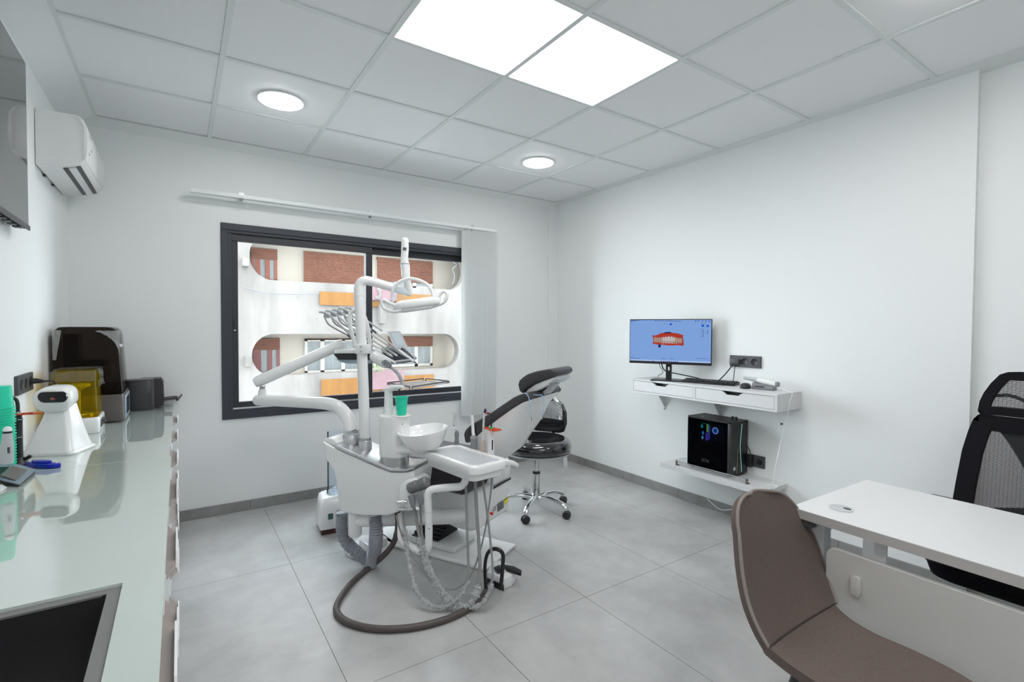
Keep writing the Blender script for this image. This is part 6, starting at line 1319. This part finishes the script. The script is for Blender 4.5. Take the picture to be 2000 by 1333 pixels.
for x0, y0, x1, y1 in ((1.37, 0.64, 1.34, 0.745), (1.58, 0.62, 1.66, 0.74), (1.36, 0.36, 1.27, 0.27), (1.55, 0.36, 1.62, 0.27)):
    MB().tube([V((x0, y0, 0.405)), V((x1, y1, 0.0))], [0.017, 0.011], 14).build('leg', M_black, t)
k = MB(); k.box((1.465, 0.5, 0.402), (0.22, 0.28, 0.02), None, 0.006, 2); k.build('seat_frame', M_black, t)

# ------------------------------------------------------------------ black mesh office chair behind the desk
OX, OYC = 2.75, 0.40
t = thing('office_chair', 'black mesh high-back office chair with headrest behind the desk, cut by the right edge', 'chair', (2.55, OYC, 0))
def OC(x, y, lean=0.0):
    q = at(x, y, X=OX); return V((OX+lean*(q.z-0.5), q.y, q.z))
def mirror(P): return [V((p.x, 2*OYC-p.y, p.z)) for p in P]
lf = [OC(*p) for p in ((1858, 1010), (1863, 974), (1868, 940), (1878, 880), (1889, 842), (1898, 820), (1908, 811))]
lf = [V((p.x+0.10*(p.z-0.6), p.y, p.z)) for p in lf]
topz = lf[-1].z
# frame: outline inset by its own half width
def ring_frame(outline, w, name, m, th=0.016):
    """closed band of width w inside an outline lying in a plane of nearly constant x"""
    n = len(outline); cy_ = sum(p.y for p in outline)/n; cz_ = sum(p.z for p in outline)/n; inner = []
    for i, p in enumerate(outline):
        a, b = outline[i-1], outline[(i+1) % n]; d = (b-a); d.x = 0; nn = V((0, -d.z, d.y)).normalized()
        if nn.dot(V((0, cy_-p.y, cz_-p.z))) < 0: nn = -nn
        inner.append(p+nn*w)
    k = MB(); dx = V((th/2, 0, 0))
    k.rings([[p-dx for p in outline], [p+dx for p in outline], [p+dx for p in inner], [p-dx for p in inner]], True, False, True)
    return k.build(name, m, t, smooth=50), inner
def densify(P, n=5): return smooth_path([V(p) for p in P], [1]*len(P), n, True)[0]
out = lf+mirror(lf)[::-1]
fr, inn = ring_frame(out, 0.062, 'back_frame', M_ofab, 0.03)
def weave(inner, name, step=0.0045, r=0.0011):
    zs = [p.z for p in inner]; ys = [p.y for p in inner]; z = min(zs)+step; k = MB(); n = len(inner)
    def cuts(val, ax, oth):
        c = []
        for i in range(n):
            a, b = inner[i], inner[(i+1) % n]
            if (a[ax]-val)*(b[ax]-val) < 0: f = (val-a[ax])/(b[ax]-a[ax]); c.append(a.lerp(b, f))
        c.sort(key=lambda p: p[oth]); return c
    while z < max(zs):
        c = cuts(z, 2, 1)
        if len(c) >= 2: k.box((c[0]+c[-1])/2, (0.0016, (c[-1]-c[0]).length, 0.0027), (X_, (c[-1]-c[0]).normalized(), Z_))
        z += step
    y = min(ys)+0.012
    while y < max(ys):
        c = cuts(y, 1, 2)
        if len(c) >= 2: k.box((c[0]+c[-1])/2+V((0.0012, 0, 0)), (0.0006, 0.0008, (c[-1]-c[0]).length), (X_, Y_, (c[-1]-c[0]).normalized()))
        y += 0.012
    o = k.build(name, M_meshb, t, smooth=0); o['kind'] = 'stuff'; return o
weave(inn, 'back_mesh')
hl = [OC(*p) for p in ((1912, 810), (1907, 803), (1910, 785), (1918, 768), (1931, 750), (1948, 733), (1962, 728.5), (1985, 728))]
hr_ = [OC(1948, 813), OC(1985, 817)]
ho = hl+mirror(hl)[::-1]+mirror(hr_)+hr_[::-1]
ho = [V((OX+0.03+0.10*(p.z-0.95), p.y, p.z)) for p in ho]
fr2, inn2 = ring_frame(ho, 0.034, 'headrest_frame', M_ofab, 0.03); weave(inn2, 'headrest_mesh')
# bars seen through the mesh: arched brace in the headrest, forked spine behind the back
zc = sum(p.z for p in ho)/len(ho)
MB().tube([V((OX+0.07, OYC+d, zc+h)) for d, h in ((0.20, -0.01), (0.14, 0.0), (0.09, -0.02), (0.055, -0.06), (0.04, -0.10))], 0.012, 10, 4, flat=0.6).build('headrest_brace', M_black, t)
MB().tube([V((OX+0.07, OYC-d, zc+h)) for d, h in ((0.20, -0.01), (0.14, 0.0), (0.09, -0.02), (0.055, -0.06), (0.04, -0.10))], 0.012, 10, 4, flat=0.6).build('headrest_brace', M_black, t)
MB().box((OX+0.06, OYC, topz-0.01), (0.03, 0.10, 0.14), None, 0.01, 2).build('headrest_bracket', M_black, t)
for s in (1, -1):
    MB().tube([V((OX+0.055, OYC+s*0.15, topz-0.03)), V((OX+0.055, OYC+s*0.10, topz-0.11)), V((OX+0.05, OYC+s*0.045, topz-0.24)), V((OX+0.05, OYC+s*0.02, topz-0.38)), V((OX+0.05, OYC, topz-0.52))], [0.03, 0.03, 0.026, 0.026, 0.03], 12, 5, flat=0.5, upv=X_).build('spine_fork', M_black, t)
z = at(1920, 990, X=OX).z
MB().prism([V((OX+0.012, OYC+0.25, 0.50)), V((OX+0.012, OYC+0.21, 0.555)), V((OX+0.02, OYC, 0.615)), V((OX+0.012, OYC-0.21, 0.555)), V((OX+0.012, OYC-0.25, 0.50))], (0.025, 0, 0), 0.006, 2).build('lumbar_pad', M_ofab, t)
# seat, arms, base
def seat_ring(z, w, l, r): return [V((2.50+p[0], OYC+p[1], z)) for p in rrect(l, w, r, 6)]
MB().rings([seat_ring(0.395, 0.44, 0.44, 0.06), seat_ring(0.405, 0.49, 0.48, 0.08), seat_ring(0.435, 0.51, 0.50, 0.09), seat_ring(0.462, 0.49, 0.48, 0.08), seat_ring(0.474, 0.42, 0.42, 0.07)]).build('seat', M_ofab, t, smooth=60)
for s in (1, -1):
    y = OYC+s*0.275
    MB().tube([V((2.46, OYC+s*0.19, 0.385)), V((2.44, y-s*0.01, 0.40)), V((2.40, y, 0.47)), V((2.375, y, 0.60))], 0.021, 12, 5, flat=0.6, upv=X_).build('arm_post', M_black, t)
    MB().box((2.44, y, 0.615), (0.24, 0.075, 0.028), None, 0.01, 2).build('arm_pad', M_black, t)
MB().tube([V((2.66, OYC, 0.37)), V((2.80, OYC, 0.39)), V((2.815, OYC, 0.46)), V((2.805, OYC, 0.60))], 0.025, 12, 4).build('back_support', M_black, t)
MB().box((2.52, OYC, 0.375), (0.28, 0.18, 0.04), None, 0.01, 2).build('tilt_mechanism', M_black, t)
MB().lathe([(0, 0.09), (0.03, 0.09), (0.028, 0.22), (0.018, 0.22), (0.018, 0.36), (0, 0.36)], (2.52, OYC, 0)).build('gas_lift', M_black, t)
for i in range(5):
    a = math.radians(18+72*i); d = V((math.cos(a), math.sin(a), 0)); c = V((2.52, OYC, 0))
    MB().tube([c+d*0.02+Z_*0.10, c+d*0.15+Z_*0.098, c+d*0.27+Z_*0.072], [0.024, 0.02, 0.014], 10, 3).build('leg', M_black, t)
    k = MB(); n = V((-d.y, d.x, 0))
    for s in (-1, 1): k.lathe([(0, -0.008), (0.026, -0.008), (0.029, 0), (0.026, 0.008), (0, 0.008)], c+d*0.275+n*0.014*s+Z_*0.0292, n, 16)
    k.cyl(c+d*0.275+Z_*0.03, c+d*0.275+Z_*0.075, 0.008, None, 8); k.build('caster', M_black, t)
